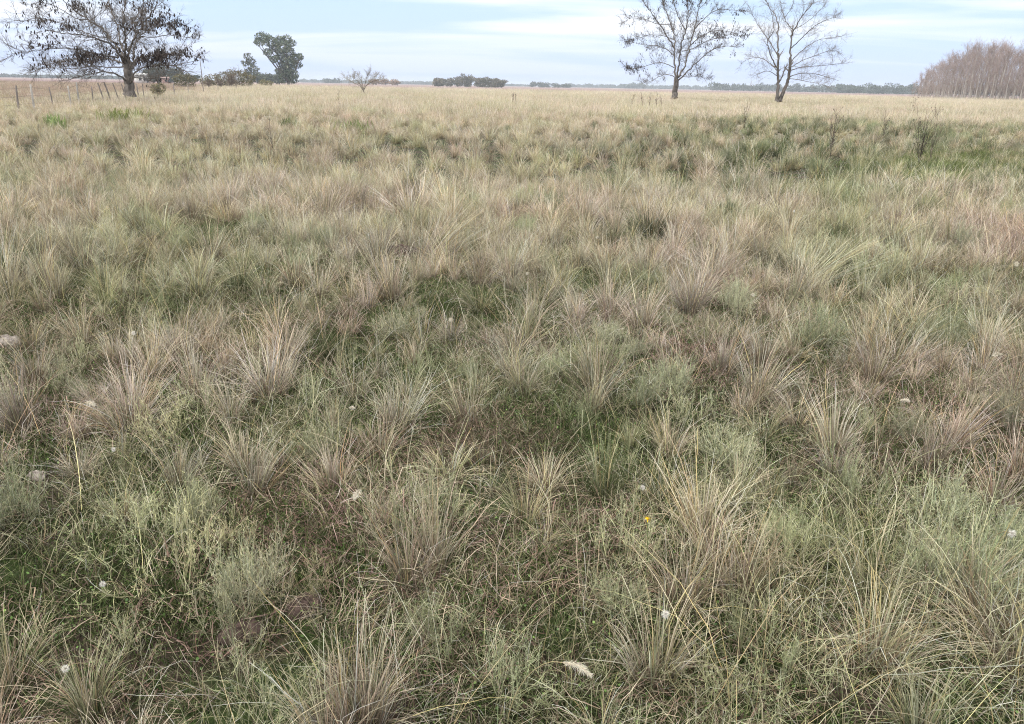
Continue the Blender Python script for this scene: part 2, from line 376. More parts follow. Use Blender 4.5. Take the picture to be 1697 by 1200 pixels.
def turf(seed, n=1300, r=0.32, hgt=0.045, leaves=30, cols=None):
    rs = np.random.RandomState(seed); g = Geo()
    q = r * np.sqrt(rs.uniform(0, 1, n)); a = rs.uniform(0, 2 * PI, n)
    P0 = np.stack([q * np.cos(a), q * np.sin(a), np.full(n, -0.004)], -1)
    cc = cols or [(0.06, 0.095, 0.03), (0.10, 0.135, 0.045), (0.15, 0.17, 0.075), (0.28, 0.22, 0.17)]
    V, F, C, P = ribbons(rs, P0, rs.uniform(0, 2 * PI, n), rs.uniform(0, 1.1, n), rs.uniform(.2, 1.2, n), hgt * rs.uniform(.4, 1.6, n), .0028, jit(rs, (0.016, 0.026, 0.009), n), pick(rs, cc, [.35, .3, .2, .15], n), 3, .5)
    V[:, 2] = np.maximum(V[:, 2], -0.004); g.add(V, F, C)
    m = leaves                                   # little round clover leaves
    if m:
        q = r * np.sqrt(rs.uniform(0, 1, m)); a = rs.uniform(0, 2 * PI, m)
        c = np.stack([q * np.cos(a), q * np.sin(a), rs.uniform(.008, .035, m)], -1)
        nk = 6; an = np.arange(nk) * 2 * PI / nk; s = rs.uniform(.002, .0042, m)
        tilt = rs.normal(0, .35, (m, 2))
        V = c[:, None] + np.stack([np.cos(an)[None] * s[:, None], np.sin(an)[None] * s[:, None],
                                   (np.cos(an)[None] * tilt[:, :1] + np.sin(an)[None] * tilt[:, 1:]) * s[:, None]], -1)
        b = (np.arange(m) * nk)[:, None]
        F = np.concatenate([np.concatenate([b, b + 1, b + 2, b + 3], 1), np.concatenate([b, b + 3, b + 4, b + 5], 1)])
        C = np.repeat(pick(rs, [(0.09, 0.15, 0.045), (0.13, 0.19, 0.065), (0.07, 0.11, 0.045)], [.4, .3, .3], m), nk, 0)
        g.add(V.reshape(-1, 3), F, C)
    return g.mesh('turf', M_TURF)
def litter(seed, n=420, r=0.3):
    """dead leaves and stems lying flat, tangled"""
    rs = np.random.RandomState(seed); g = Geo()
    q = r * np.sqrt(rs.uniform(0, 1, n)); a = rs.uniform(0, 2 * PI, n)
    P0 = np.stack([q * np.cos(a), q * np.sin(a), rs.uniform(0.002, .03, n)], -1)
    V, F, C, P = ribbons(rs, P0, rs.uniform(0, 2 * PI, n), rs.uniform(1.1, 1.75, n), rs.normal(0, .5, n), rs.uniform(.03, .13, n), rs.uniform(.0018, .0045, n),
                         pick(rs, [(0.08, 0.056, 0.045), (0.14, 0.10, 0.08)], [.5, .5], n), pick(rs, [(0.25, 0.185, 0.155), (0.38, 0.32, 0.26), (0.09, 0.064, 0.05)], [.45, .2, .35], n), 3, 1.2)
    V[:, 2] = np.clip(V[:, 2], 0.002, None); g.add(V, F, C)
    return g.mesh('litter', M_GRASS)
TAN = dict(tips=[STRAW, BLEACH, PINKT, GREENT, GOLD], tp=[.33, .2, .27, .15, .05])
GRN = dict(tips=[STRAW, GREENT, OLIVE, BLEACH, GOLD], tp=[.25, .37, .2, .12, .06], base=[DKG, OLIVE, REDB])
RED = dict(tips=[PINKT, (0.40, 0.27, 0.21), STRAW, OLIVE, BLEACH], tp=[.4, .25, .2, .05, .1])
PAL = dict(tips=[BLEACH, STRAW, PINKT, GREENT, GOLD], tp=[.5, .3, .1, .07, .03])
RSH = dict(tips=[(0.09, 0.12, 0.05), (0.14, 0.17, 0.08), (0.22, 0.24, 0.13), STRAW, (0.17, 0.20, 0.14)], tp=[.33, .3, .15, .07, .15], base=[DKG, (0.05, 0.06, 0.03), REDB])
K = {}
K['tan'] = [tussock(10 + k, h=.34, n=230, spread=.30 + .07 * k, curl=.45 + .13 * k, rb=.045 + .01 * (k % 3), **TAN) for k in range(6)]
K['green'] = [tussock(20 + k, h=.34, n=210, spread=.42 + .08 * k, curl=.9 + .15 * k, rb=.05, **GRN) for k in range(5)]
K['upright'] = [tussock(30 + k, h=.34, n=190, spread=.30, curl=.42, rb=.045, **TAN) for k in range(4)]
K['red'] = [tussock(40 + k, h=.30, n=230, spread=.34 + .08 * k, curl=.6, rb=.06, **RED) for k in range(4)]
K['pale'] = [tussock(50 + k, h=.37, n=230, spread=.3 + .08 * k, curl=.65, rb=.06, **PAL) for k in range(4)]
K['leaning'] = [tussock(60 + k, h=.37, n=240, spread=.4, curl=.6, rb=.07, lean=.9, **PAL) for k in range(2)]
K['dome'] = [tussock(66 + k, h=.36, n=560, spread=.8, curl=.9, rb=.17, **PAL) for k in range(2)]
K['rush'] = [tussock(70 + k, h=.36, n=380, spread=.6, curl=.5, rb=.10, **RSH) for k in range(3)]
K['sprig'] = [sprig(80 + k) for k in range(4)]
K['sprigy'] = [sprig(90 + k, tint=(0.36, 0.36, 0.22), stems=14, spread=.85) for k in range(2)]
K['sprigd'] = [sprig(94 + k, tint=(0.29, 0.315, 0.22), stems=24, kids=6, spread=.8) for k in range(2)]
LAB = {  # shared look of the unnamed ones: category, name, label, group
 'tan': ('grass tussock', 'grass_tussock', 'straw and tan grass tussock with arching blades growing in the near pasture', 'tan grass tussocks of the near pasture'),
 'green': ('grass tussock', 'grass_tussock', 'half green grass tussock with drooping blades growing in the near pasture', 'half green grass tussocks of the near pasture'),
 'upright': ('grass tussock', 'grass_tussock', 'narrow upright tan grass tussock growing in the near pasture', 'narrow upright tussocks of the near pasture'),
 'red': ('grass tussock', 'grass_tussock', 'low reddish brown grass tussock growing in the near pasture', 'reddish tussocks of the near pasture'),
 'pale': ('grass tussock', 'grass_tussock', 'bleached pale grass tussock growing in the near pasture', 'bleached tussocks of the near pasture'),
 'leaning': ('grass tussock', 'grass_tussock', 'pale wind-leaning grass tussock growing in the near pasture', 'leaning tussocks of the near pasture'),
 'dome': ('grass tussock', 'grass_tussock', 'broad domed pale grass tussock growing in the near pasture', 'domed tussocks of the near pasture'),
 'rush': ('rush clump', 'rush_clump', 'dark green stiff rush clump growing in the near pasture', 'dark rush clumps of the near pasture'),
 'sprig': ('broom plant', 'broom_plant', 'sage green forking broom plant among the near tussocks', 'sage broom plants among the near tussocks'),
 'sprigy': ('broom plant', 'broom_plant', 'yellow green forking broom plant among the near tussocks', 'yellow green broom plants among the near tussocks'),
 'sprigd': ('broom plant', 'broom_plant', 'dense grey green bushy broom plant among the near tussocks', 'dense grey green broom plants among the near tussocks'),
}
rng = np.random.RandomState(7)
def put(kind, x, y, sc, label=None, tilt=0.0, rz=None):
    me = K[kind][rng.randint(len(K[kind]))]
    cat, nm, lb, gr = LAB[kind]
    o = link(nm, me, None, (x, y, float(gz(x, y)) - 0.004))
    o.rotation_euler = (rng.normal(0, .05), tilt + rng.normal(0, .05), (rng.uniform(0, 2 * PI) if kind != 'leaning' else rng.normal(0, .35)) if rz is None else rz)
    sw = rng.uniform(.8, 1.2, 2); o.scale = (sc * sw[0], sc * sw[1], sc * rng.uniform(.88, 1.12))
    tag(o, label or lb, cat, None if label else gr)
    return o
# the ones that stand out, by where they stand in the photograph: (kind, base px, base py, scale, label)
HAND = [
 ('upright', 315, 368, 1.45, 'lone upright tan tussock beside a dark bare patch in the left middle distance'),
 ('tan', 868, 668, .80, 'brown based fountain tussock behind the central bare turf patch'),
 ('upright', 985, 668, 1.15, 'tall pinkish tan tussock right of the fountain tussock behind the central turf patch'),
 ('red', 632, 775, .85, 'dark reddish tussock left of the central bare turf patch'),
 ('red', 772, 716, .80, 'low reddish tussock at the upper left rim of the central turf patch'),
 ('upright', 422, 838, .98, 'upright tan tussock behind the brown litter patch, left one of the close pair'),
 ('upright', 556, 838, .90, 'upright tan tussock behind the brown litter patch, right one of the close pair'),
 ('pale', 330, 672, .85, 'bleached silvery tussock left of centre, with a pale matted foot'),
 ('upright', 45, 738, 1.15, 'tall straw tussock at the left edge of the view, above the small pale clod'),
 ('red', 132, 752, .65, 'small brown tussock just right of the tall straw one at the left edge'),
 ('tan', 475, 612, 1.0, None), ('tan', 592, 672, .8, None), ('tan', 255, 640, .95, None),
 ('upright', 722, 985, 1.0, 'tan tussock with pinkish stems below the central turf patch'),
 ('tan', 680, 1010, .8, None),
 ('upright', 590, 1265, 1.0, 'tall yellow straw tussock rising from the bottom edge of the view left of centre'),
 ('tan', 545, 1300, .8, None), ('tan', 620, 1240, .9, None),
 ('red', 1180, 965, 1.1, 'large reddish brown tussock right of the yellow flower'),
 ('tan', 1160, 905, 1.1, None), ('tan', 1130, 1020, 1.0, None), ('red', 1225, 1000, 1.0, None),
 ('dome', 1275, 350, 1.45, 'broad domed bleached tussock in front of the dark rushes on the right'),
 ('pale', 1210, 440, 1.25, 'tall bleached pinkish tussock below the broad domed one on the right'),
 ('leaning', 1330, 480, 1.35, 'tall pale tussock leaning to the right, right of centre'),
 ('leaning', 1385, 445, 1.0, None), ('leaning', 1470, 330, 1.3, None),
 ('dome', 1478, 610, 1.0, 'large brown domed tussock with grey green side on the right'),
 ('tan', 1430, 600, 1.0, None),
 ('leaning', 1580, 745, .8, 'fallen pale tussock combed to the right beside the sage bush at the right edge'),
 ('tan', 95, 505, 1.25, 'big straw tussock with a brown heart at the left, above the green hollow'),
 ('tan', 335, 482, 1.1, None), ('red', 492, 487, 1.1, 'brown hearted tussock left of centre in the middle distance'),
 ('tan', 490, 372, 1.3, None), ('pale', 585, 350, 1.35, 'pinkish bleached tussock behind the dark hollow left of centre'),
 ('tan', 650, 515, 1.3, 'big grey tan tussock left of the green hollow near the centre'),
 ('leaning', 705, 445, 1.5, None), ('red', 1000, 475, 1.1, None), ('tan', 1110, 400, 1.1, None), ('pale', 930, 250, 1.3, None),
 ('tan', 1690, 1140, 1.2, None), ('red', 1640, 1060, 1.15, None), ('tan', 1590, 1010, 1.0, None), ('green', 1440, 1010, 1.0, None), ('tan', 1440, 1120, 1.0, None),
 ('green', 30, 1170, .9, None), ('green', 160, 1230, .8, None), ('green', 900, 935, .45, 'short dark green grass tuft in the middle of the lower bare ground'),
 ('sprigy', 295, 1020, 1.05, 'large yellow green forking broom plant in the lower left foreground'),
 ('sprig', 255, 925, .85, None), ('sprigd', 330, 900, .75, None),
 ('sprig', 655, 960, 1.15, 'grey green forking broom plant left of the pink stemmed tussock'),
 ('sprig', 1030, 960, 1.15, 'tall sage broom plant beside the yellow flower'),
 ('sprigd', 25, 905, .95, 'pale green bushy broom plant cut by the left edge'),
 ('sprigd', 1600, 1010, 1.15, 'dense sage bush with small pale heads at the right, the biggest one'),
 ('sprigd', 1660, 985, 1.1, None), ('sprigd', 1530, 985, .9, None),
 ('sprig', 395, 1120, .9, 'pale sage sprig beside the dry dung in the lower left'),
 ('sprig', 840, 1200, .8, None), ('sprigd', 1200, 780, .9, None), ('sprig', 1140, 720, .9, None), ('sprig', 1420, 850, 1.1, None),
 ('sprigd', 1350, 590, 1.1, None), ('sprigd', 1560, 600, 1.2, None), ('sprigd', 1685, 745, 1.5, 'large blue green bush cut by the right edge'),
 ('sprig', 965, 735, .6, None), ('sprig', 1000, 790, .6, None), ('sprig', 730, 900, .8, None), ('sprig', 470, 800, .8, None), ('sprigy', 285, 760, .95, 'yellow green broom plant left of centre with a white seed head'),
 ('sprig', 1290, 1160, .9, None), ('sprig', 1230, 1100, .8, None),
]
# open places, where the turf and litter show: centre px, py, radii
GAPS = [(860, 745, 170, 62), (515, 880, 130, 42), (610, 985, 90, 60), (80, 850, 110, 45), (120, 960, 120, 60), (1320, 645, 70, 28), (1515, 672, 75, 28), (345, 388, 70, 20),
        (735, 500, 60, 32), (835, 505, 60, 18), (25, 712, 60, 25), (920, 985, 110, 60), (1330, 1080, 80, 60), (1600, 285, 130, 30), (330, 1110, 60, 60), (470, 1075, 90, 50),
        (350, 725, 60, 18), (1010, 715, 70, 22), (110, 545, 80, 22), (1000, 880, 70, 25), (1270, 690, 40, 20), (880, 1080, 60, 40), (30, 1060, 60, 40), (1560, 820, 70, 20), (700, 300, 30, 8)]
def gapval(x, y):
    px, py, _ = proj(x, y, gz(x, y)); v = np.zeros(np.shape(px))
    for a, b, c, d in GAPS: v = np.maximum(v, 1.25 - ((px - a) / c) ** 2 - ((py - b) / d) ** 2)
    return v
def vnoise(x, y, s, seed):
    rs = np.random.RandomState(seed); v = 0
    for k in range(6):
        a, p, f = rs.uniform(0, 2 * PI), rs.uniform(0, 2 * PI), s * rs.uniform(.5, 1.8)
        v = v + np.sin((x * np.cos(a) + y * np.sin(a)) * f + p)
    return v / 3.0
LOOK = {'tan': 'straw tan arching tussock', 'green': 'half green drooping tussock', 'upright': 'narrow upright tan tussock', 'red': 'low reddish brown tussock', 'pale': 'bleached pale tussock',
        'leaning': 'pale leaning tussock', 'dome': 'broad domed tussock', 'rush': 'dark green rush clump', 'sprig': 'sage forking broom plant', 'sprigy': 'yellow green broom plant', 'sprigd': 'dense grey green broom plant'}
MARKS = [(1072, 890, 'the yellow flower'), (508, 1052, 'the dark cow dung'), (408, 1095, 'the crumbly cow dung'), (552, 870, 'the small dung clod'), (14, 582, 'the bleached dung pat'), (66, 815, 'the pale grey clod'),
         (665, 428, 'the dark dung mound'), (945, 1120, 'the bent cream seed head'), (1103, 1060, 'the round fluffy seed head at lower right'), (1662, 620, 'the white feathery seed head at the right'),
         (1492, 690, 'the cream seed head over the right green gap'), (140, 690, 'the white curved seed head'), (597, 860, 'the slim upright seed head'), (1677, 920, 'the fluffy seed head over the sage bush'),
         (170, 1000, 'the round seed head at lower left'), (108, 1150, 'the fluffy seed head in the lower left corner'), (578, 700, 'the tiny white seed head left of centre'), (221, 575, 'the round seed head among the left straw tussocks'),
         (1247, 520, 'the seed head under the leaning tussock'), (990, 415, 'the pale seed head right of centre'), (748, 545, 'the cream seed head near the centre'), (443, 275, 'the single thin dark stalk'), (1545, 245, 'the tallest dark weed'),
         (1392, 225, 'the second dark weed bush'), (860, 745, 'the central bare turf patch'), (520, 870, 'the brown litter patch'), (345, 388, 'the lone upright tussock'), (1600, 285, 'the bright green turf'),
         (1275, 350, 'the broad domed tussock'), (1478, 610, 'the brown domed tussock'), (868, 668, 'the central fountain tussock'), (295, 1010, 'the large yellow green broom'), (1600, 1000, 'the dense sage bush'), (1180, 965, 'the large reddish tussock'), (45, 738, 'the tall straw tussock at the left edge')]
used_labels = set()
def auto_label(kind, x, y):
    px, py, _ = proj(x, y, 0); best = []
    for a, b, nm in MARKS: best.append((math.hypot(px - a, (py - b) * 1.6), a, b, nm))
    for q, a, b, nm in sorted(best)[:4]:
        if q > 300 or q < 12: continue
        dx, dy = px - a, (py - b) * 1.6
        side = 'right of' if dx > abs(dy) else 'left of' if -dx > abs(dy) else 'in front of' if dy > 0 else 'behind'
        l = '%s just %s %s' % (LOOK[kind], side, nm)
        if len(l.split()) <= 16 and l not in used_labels: used_labels.add(l); return l
    return None
taken = []
for kind, px, py, sc, lb in HAND:
    x, y, z = ground_at(px, py)
    sc *= .88 if y < 3.4 else 1
    put(kind, x, y, sc, lb or auto_label(kind, x, y), tilt=0.0); taken.append((x, y, 0.24 * sc))
# random fill of the near ground by dart throwing
def darts(n, ymin, ymax, rfun, taken, seed, marg=1.6):
    rs = np.random.RandomState(seed); out = []; cell = {}
    def key(x, y): return int(x // .8), int(y // .8)
    for t in taken: cell.setdefault(key(t[0], t[1]), []).append(t)
    for _ in range(n):
        y = math.sqrt(rs.uniform(ymin ** 2, ymax ** 2)); x = rs.uniform(-1, 1) * (0.74 * y + marg)
        r = rfun(x, y, rs)
        if r is None: continue
        kx, ky = key(x, y); ok = True
        for i in (-1, 0, 1):
            for j in (-1, 0, 1):
                for (a, b, c) in cell.get((kx + i, ky + j), ()):
                    if (a - x) ** 2 + (b - y) ** 2 < ((r + c) * .5) ** 2 * 4 * .36: ok = False; break
                if not ok: break
            if not ok: break
        if ok:
            t = (x, y, r); cell.setdefault((kx, ky), []).append(t); out.append(t)
    return out
def rf(x, y, rs):
    if gapval(x, y) > 0.25: return None
    return rs.uniform(.11, .23)
near = darts(14000, 0.75, 13.0, rf, taken, 11)
def kind_at(x, y, rs):
    g = vnoise(x, y, .9, 3); b = vnoise(x, y, .7, 8)
    px, py, _ = proj(x, y, 0)
    rush = 1.0 if (px > 950 and 185 < py < 330 and (px - 950) / 500 > rs.uniform(0, 1.6)) else 0.0
    if rush and rs.uniform() < .62: return 'rush'
    low = 1.0 if y < 5.5 else 0.45
    p = {'tan': 3.0 + .8 * g, 'green': 2.0 - 1.0 * g, 'upright': 1.1, 'red': 1.0 + .5 * b, 'pale': 1.3 + .5 * g, 'rush': .18, 'sprig': (1.5 - .6 * b) * low, 'sprigy': .5 * low, 'sprigd': (1.1 + .5 * (px > 1000)) * low}
    k = list(p); q = np.clip(np.array([p[i] for i in k]), .05, None); q /= q.sum()
    return k[rs.choice(len(k), p=q)]
rk = np.random.RandomState(21)
order = sorted(near, key=lambda t: t[1])
rest = []; cnt = 0
for (x, y, r) in order:
    kd = kind_at(x, y, rk); sc = (.42 + .75 * rk.beta(1.5, 2.0)) * (0.72 + 0.055 * min(y, 10))
    if kd.startswith('sprig'): sc *= .85
    px, py, _ = proj(x, y, 0.25)
    if cnt < 420 and -60 < px < 1760 and py < 1330:
        put(kd, x, y, sc, auto_label(kd, x, y)); cnt += 1
    else: rest.append((kd, x, y, sc))

# ------------------------------------------------------------------ uncountable grass: instanced with geometry nodes
def scatter(name, protos, pts, label, cat):
    """protos: list of meshes; pts: (x,y,z,rx,ry,rz,scale,index)"""
    c = bpy.data.collections.new(name + '_sources')
    for k, me in enumerate(protos):
        c.objects.link(bpy.data.objects.new('%s_source_%03d' % (name, k), me))
    P = np.array(pts, float)
    me = bpy.data.meshes.new(name); me.vertices.add(len(P)); me.vertices.foreach_set('co', P[:, :3].astype(np.float32).ravel())
    a = me.attributes.new('rot', 'FLOAT_VECTOR', 'POINT'); a.data.foreach_set('vector', P[:, 3:6].astype(np.float32).ravel())
    a = me.attributes.new('scl', 'FLOAT', 'POINT'); a.data.foreach_set('value', P[:, 6].astype(np.float32))
    a = me.attributes.new('pid', 'INT', 'POINT'); a.data.foreach_set('value', P[:, 7].astype(np.int32))
    ng = bpy.data.node_groups.new(name, 'GeometryNodeTree')
    ng.interface.new_socket('Geometry', in_out='INPUT', socket_type='NodeSocketGeometry'); ng.interface.new_socket('Geometry', in_out='OUTPUT', socket_type='NodeSocketGeometry')
    gi = ng.nodes.new('NodeGroupInput'); go = ng.nodes.new('NodeGroupOutput')
    ci = ng.nodes.new('GeometryNodeCollectionInfo'); ci.inputs['Collection'].default_value = c
    ci.inputs['Separate Children'].default_value = True; ci.inputs['Reset Children'].default_value = True
    ip = ng.nodes.new('GeometryNodeInstanceOnPoints'); ip.inputs['Pick Instance'].default_value = True
    def na_(nm, dt):
        n = ng.nodes.new('GeometryNodeInputNamedAttribute'); n.data_type = dt; n.inputs[0].default_value = nm
        return [o for o in n.outputs if o.enabled and o.name == 'Attribute'][0]
    er = ng.nodes.new('FunctionNodeEulerToRotation')
    ng.links.new(na_('rot', 'FLOAT_VECTOR'), er.inputs[0]); ng.links.new(er.outputs[0], ip.inputs['Rotation'])
    ng.links.new(na_('scl', 'FLOAT'), ip.inputs['Scale']); ng.links.new(na_('pid', 'INT'), ip.inputs['Instance Index'])
    ng.links.new(gi.outputs[0], ip.inputs['Points']); ng.links.new(ci.outputs[0], ip.inputs['Instance']); ng.links.new(ip.outputs[0], go.inputs[0])
    o = link(name, me); md = o.modifiers.new('scatter', 'NODES'); md.node_group = ng
    return tag(o, label, cat, kind='stuff')
kinds = list(K); flat = []; start = {}
for k in kinds: start[k] = len(flat); flat += K[k]
pts = [(x, y, float(gz(x, y)), 0, rk.normal(0, .06), (rk.uniform(0, 6.28) if kd != 'leaning' else rk.normal(0, .3)), sc, start[kd] + rk.randint(len(K[kd]))) for kd, x, y, sc in rest]
# more tussocks on to 15 m
# mid distance, 13 - 42 m
def mids(seed, kind):
    d = dict(tan=TAN, green=GRN, red=RED, pale=PAL, rush=RSH)[kind]
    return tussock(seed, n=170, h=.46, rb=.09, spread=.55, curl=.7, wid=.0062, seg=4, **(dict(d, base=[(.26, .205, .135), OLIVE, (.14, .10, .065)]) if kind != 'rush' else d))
MK = {'tan': [mids(200 + k, 'tan') for k in range(3)], 'green': [mids(210 + k, 'green') for k in range(3)], 'red': [mids(220, 'red')],
      'pale': [mids(230 + k, 'pale') for k in range(3)], 'rush': [mids(240 + k, 'rush') for k in range(2)]}
MK['sage'] = [sprig(250 + k, h=.42, stems=34, kids=6, gk=4, wid=.0055, spread=.7, leaflets=False, tint=(.25, .275, .19)) for k in range(2)]
mstart = {}
for k in MK: mstart[k] = len(flat); flat += MK[k]
rs = np.random.RandomState(31)
def midpts(y0, y1, dens):
    A = (y1 ** 2 - y0 ** 2) * .76; n = int(A * dens)
    for _ in range(n):
        y = math.sqrt(rs.uniform(y0 ** 2, y1 ** 2)); x = rs.uniform(-1, 1) * (.76 * y + 1)
        if y > 8 and gapval(x, y) > .2 : continue
        px, py, _ = proj(x, y, 0)
        inb = px > 930 + 250 * rs.uniform() and 182 < py < 375
        if inb: ks, q = ('rush', 'sage', 'green', 'tan', 'pale', 'red'), (.46, .12, .16, .11, .09, .06)
        else:
            g = vnoise(x, y, .5, 5); u = vnoise(x, y, .3, 15)
            q = np.clip([.36 + .12 * g, (.18 - .10 * g) * (.4 if y > 18 else 1), .12 + .08 * u, .30 + .1 * g, -1., -1.], .004, None); ks = ('tan', 'green', 'red', 'pale', 'rush', 'sage')
        q = np.array(q); kd = ks[rs.choice(6, p=q / q.sum())]
        s = (.45 + .7 * rs.beta(1.6, 1.8)) * (1.0 if kd != 'sage' else .85)
        pts.append((x, y, float(gz(x, y)), rs.normal(0, .08), .08 + rs.normal(0, .08), rs.uniform(0, 6.28), s, mstart[kd] + rs.randint(len(MK[kd]))))
midpts(8.5, 16, 4.4); midpts(16, 45, 3.4); midpts(45, 80, .8)
# far: patches about 3 m across
def patch(seed, d, n=230, size=1.8, wid=.012, h=.46):
    r_ = np.random.RandomState(seed); g = Geo()
    P0 = np.stack([r_.uniform(-size, size, n), r_.uniform(-size, size, n), np.full(n, -.02)], -1)
    hh = h * (1 + .35 * np.sin(P0[:, 0] * 3 + seed) * np.sin(P0[:, 1] * 2.6))
    c1 = pick(r_, d['tips'], d['tp'], n) * np.array((1, .96, .97)); c0 = pick(r_, [PINKT, OLIVE, REDB], [.25, .4, .35], n)
    nb = 26; bi = r_.randint(0, nb, n); bc = r_.uniform(-size, size, (nb, 2)); P0[:, :2] = np.where((r_.uniform(0, 1, n) < .6)[:, None], bc[bi] + r_.normal(0, .16, (n, 2)), P0[:, :2]); c1 = c1 * .5 + pick(r_, d['tips'], d['tp'], nb)[bi] * .5
    V, F, C, P = ribbons(r_, P0, r_.uniform(0, 2 * PI, n), r_.uniform(0, .5, n), r_.uniform(0, .8, n), hh * r_.uniform(.4, 1.3, n), wid, c0, c1, 3, .3, tp_=1.2)
    g.add(V, F, C); return g.mesh('far_grass', M_GRASS)
FARP = [patch(300 + k, TAN) for k in range(3)] + [patch(310 + k, PAL) for k in range(3)] + [patch(320, GRN), patch(321, GRN), patch(322, dict(tips=[(.33, .245, .225), (.40, .30, .26), (.26, .19, .16), STRAW], tp=[.4, .3, .2, .1]), h=.34)]
pts2 = []
for (y0, y1, dens, s0) in ((42, 90, .62, 1.0), (90, 180, .30, 1.25), (180, 235, .13, 1.6)):
    for _ in range(int((y1 ** 2 - y0 ** 2) * .76 * dens)):
        y = math.sqrt(rs.uniform(y0 ** 2, y1 ** 2)); x = rs.uniform(-1, 1) * (.76 * y + 2)
        g = vnoise(x, y, .12, 6)
        kd = rs.randint(6, 8) if rs.uniform() < (.25 + .3 * g) * (y < 140) else (rs.randint(0, 3) if rs.uniform() < .5 - .2 * g else rs.randint(3, 6))
        s = s0 * rs.uniform(.75, 1.2)
        fl = proj(x, y, 0)[0]; 
        if fl < 345 and y > 44 + (fl - 10) / 328. * 56: kd = 8                 # beyond the fence the field is mauve-brown stubble
        pts2.append((x, y, float(gz(x, y)), 0, 0, rs.uniform(0, 6.28), s, kd))
scatter('far_meadow_grass', FARP, pts2, 'pale straw grass of the far pasture under the trees', 'grass')
# low turf and litter between the tussocks
TP = [turf(400 + k) for k in range(3)] + [turf(410 + k, n=1100, leaves=130, hgt=.035) for k in range(2)]
BR = [turf(420 + k, n=800, hgt=.07, leaves=0, cols=[(0.14, 0.175, 0.06), (0.20, 0.24, 0.085), (0.26, 0.27, 0.13), (0.08, 0.10, 0.04)]) for k in range(2)]
LP = [litter(430 + k) for k in range(3)]
LIT = [(520, 870, 110, 30), (800, 760, 90, 20), (830, 860, 60, 18), (1030, 745, 50, 14), (130, 900, 90, 40), (760, 830, 60, 20), (300, 760, 60, 15), (90, 800, 60, 20), (620, 800, 70, 12)]
p3 = []; p4 = []; p5 = []
for _ in range(4200):
    y = math.sqrt(rs.uniform(.7 ** 2, 14 ** 2)); x = rs.uniform(-1, 1) * (.74 * y + 1.4)
    gv = float(gapval(x, y))
    if y > 7 and gv < .1 and rs.uniform() < .45: continue
    px, py, _ = proj(x, y, 0)
    lt = any(((px - a) / c) ** 2 + ((py - b) / d) ** 2 < 1 for a, b, c, d in LIT)
    z = float(gz(x, y)) + .006; s = rs.uniform(.8, 1.2)
    u = vnoise(x, y, 2.2, 44)
    if not lt or rs.uniform() < .25: p3.append((x, y, z, 0, 0, rs.uniform(0, 6.28), s, rs.randint(0, 3) if rs.uniform() < .6 else rs.randint(3, 5)))
    if lt or rs.uniform() < (.26 + .22 * u) * (.4 if gv > .2 else 1): p4.append((x, y, z, 0, 0, rs.uniform(0, 6.28), s, rs.randint(0, 3)))
for _ in range(900):
    px = rs.uniform(1430, 1830); py = rs.uniform(245, 330)
    x, y, z = ground_at(px, py)
    if ((px - 1640) / 210) ** 2 + ((py - 283) / 34) ** 2 < 1 + .4 * vnoise(x, y, 1.6, 77) and vnoise(x, y, 2.4, 78) > -.15: p5.append((x, y, z, 0, 0, rs.uniform(0, 6.28), rs.uniform(.9, 2.6), rs.randint(0, 2)))
for _ in range(260):
    px = rs.uniform(1400, 1800); py = rs.uniform(250, 320); x, y, z = ground_at(px, py)
    pts.append((x, y, z, 0, 0, rs.uniform(0, 6.28), rs.uniform(.35, .7), mstart['rush'] + rs.randint(2)))
    if rs.uniform() < .5: px = rs.uniform(1400, 1800); py = rs.uniform(250, 320); x, y, z = ground_at(px, py); pts.append((x, y, z, 0, 0, rs.uniform(0, 6.28), rs.uniform(.4, .8), mstart['green'] + rs.randint(3)))
scatter('meadow_grass', flat, pts, 'tall dry grass covering the pasture out to the middle distance', 'grass')
scatter('low_turf', TP, p3, 'short green turf and clover in the gaps between tussocks', 'turf')
scatter('grass_litter', LP, p4, 'dead pinkish brown grass litter lying on the ground', 'litter')
scatter('green_turf', BR, p5, 'bright green short turf in the open hollow on the right', 'turf')
def mat_(seed, n=330, r=.36, green=False):
    r_ = np.random.RandomState(seed); g = Geo(); q = r * np.sqrt(r_.uniform(0, 1, n)); a = r_.uniform(0, 6.28, n)
    P0 = np.stack([q * np.cos(a), q * np.sin(a), np.zeros(n)], -1)
    nb = 14; bi = r_.randint(0, nb, n); grp = r_.uniform(0, 1, n) < .55; bp = r_.uniform(-r * .8, r * .8, (nb, 2)); baz = r_.uniform(0, 6.28, nb)
    P0[:, :2] = np.where(grp[:, None], bp[bi] + r_.normal(0, .015, (n, 2)), P0[:, :2]); az = np.where(grp, baz[bi] + r_.normal(0, .6, n), r_.uniform(0, 6.28, n))
    tips = [STRAW, SAGE, OLIVE, PINKT, BLEACH, GREENT]; tp = [.2, .2, .2, .12, .08, .2] if green else [.3, .1, .1, .24, .18, .08]
    V, F, C, P = ribbons(r_, P0, az, np.abs(r_.normal(.5, .35, n)), r_.uniform(.1, 1.6, n), r_.uniform(.06, .24, n), r_.uniform(.0012, .0030, n), pick(r_, [REDB, DKG, OLIVE], [.4, .35, .25], n), pick(r_, tips, tp, n), 4, .5, kink=.25)
    V[:, 2] = np.maximum(V[:, 2], .003); g.add(V, F, C)
    return g.mesh('mat_grass', M_GRASS)
MT_ = [mat_(460 + k, green=k > 2) for k in range(6)]
p7 = []
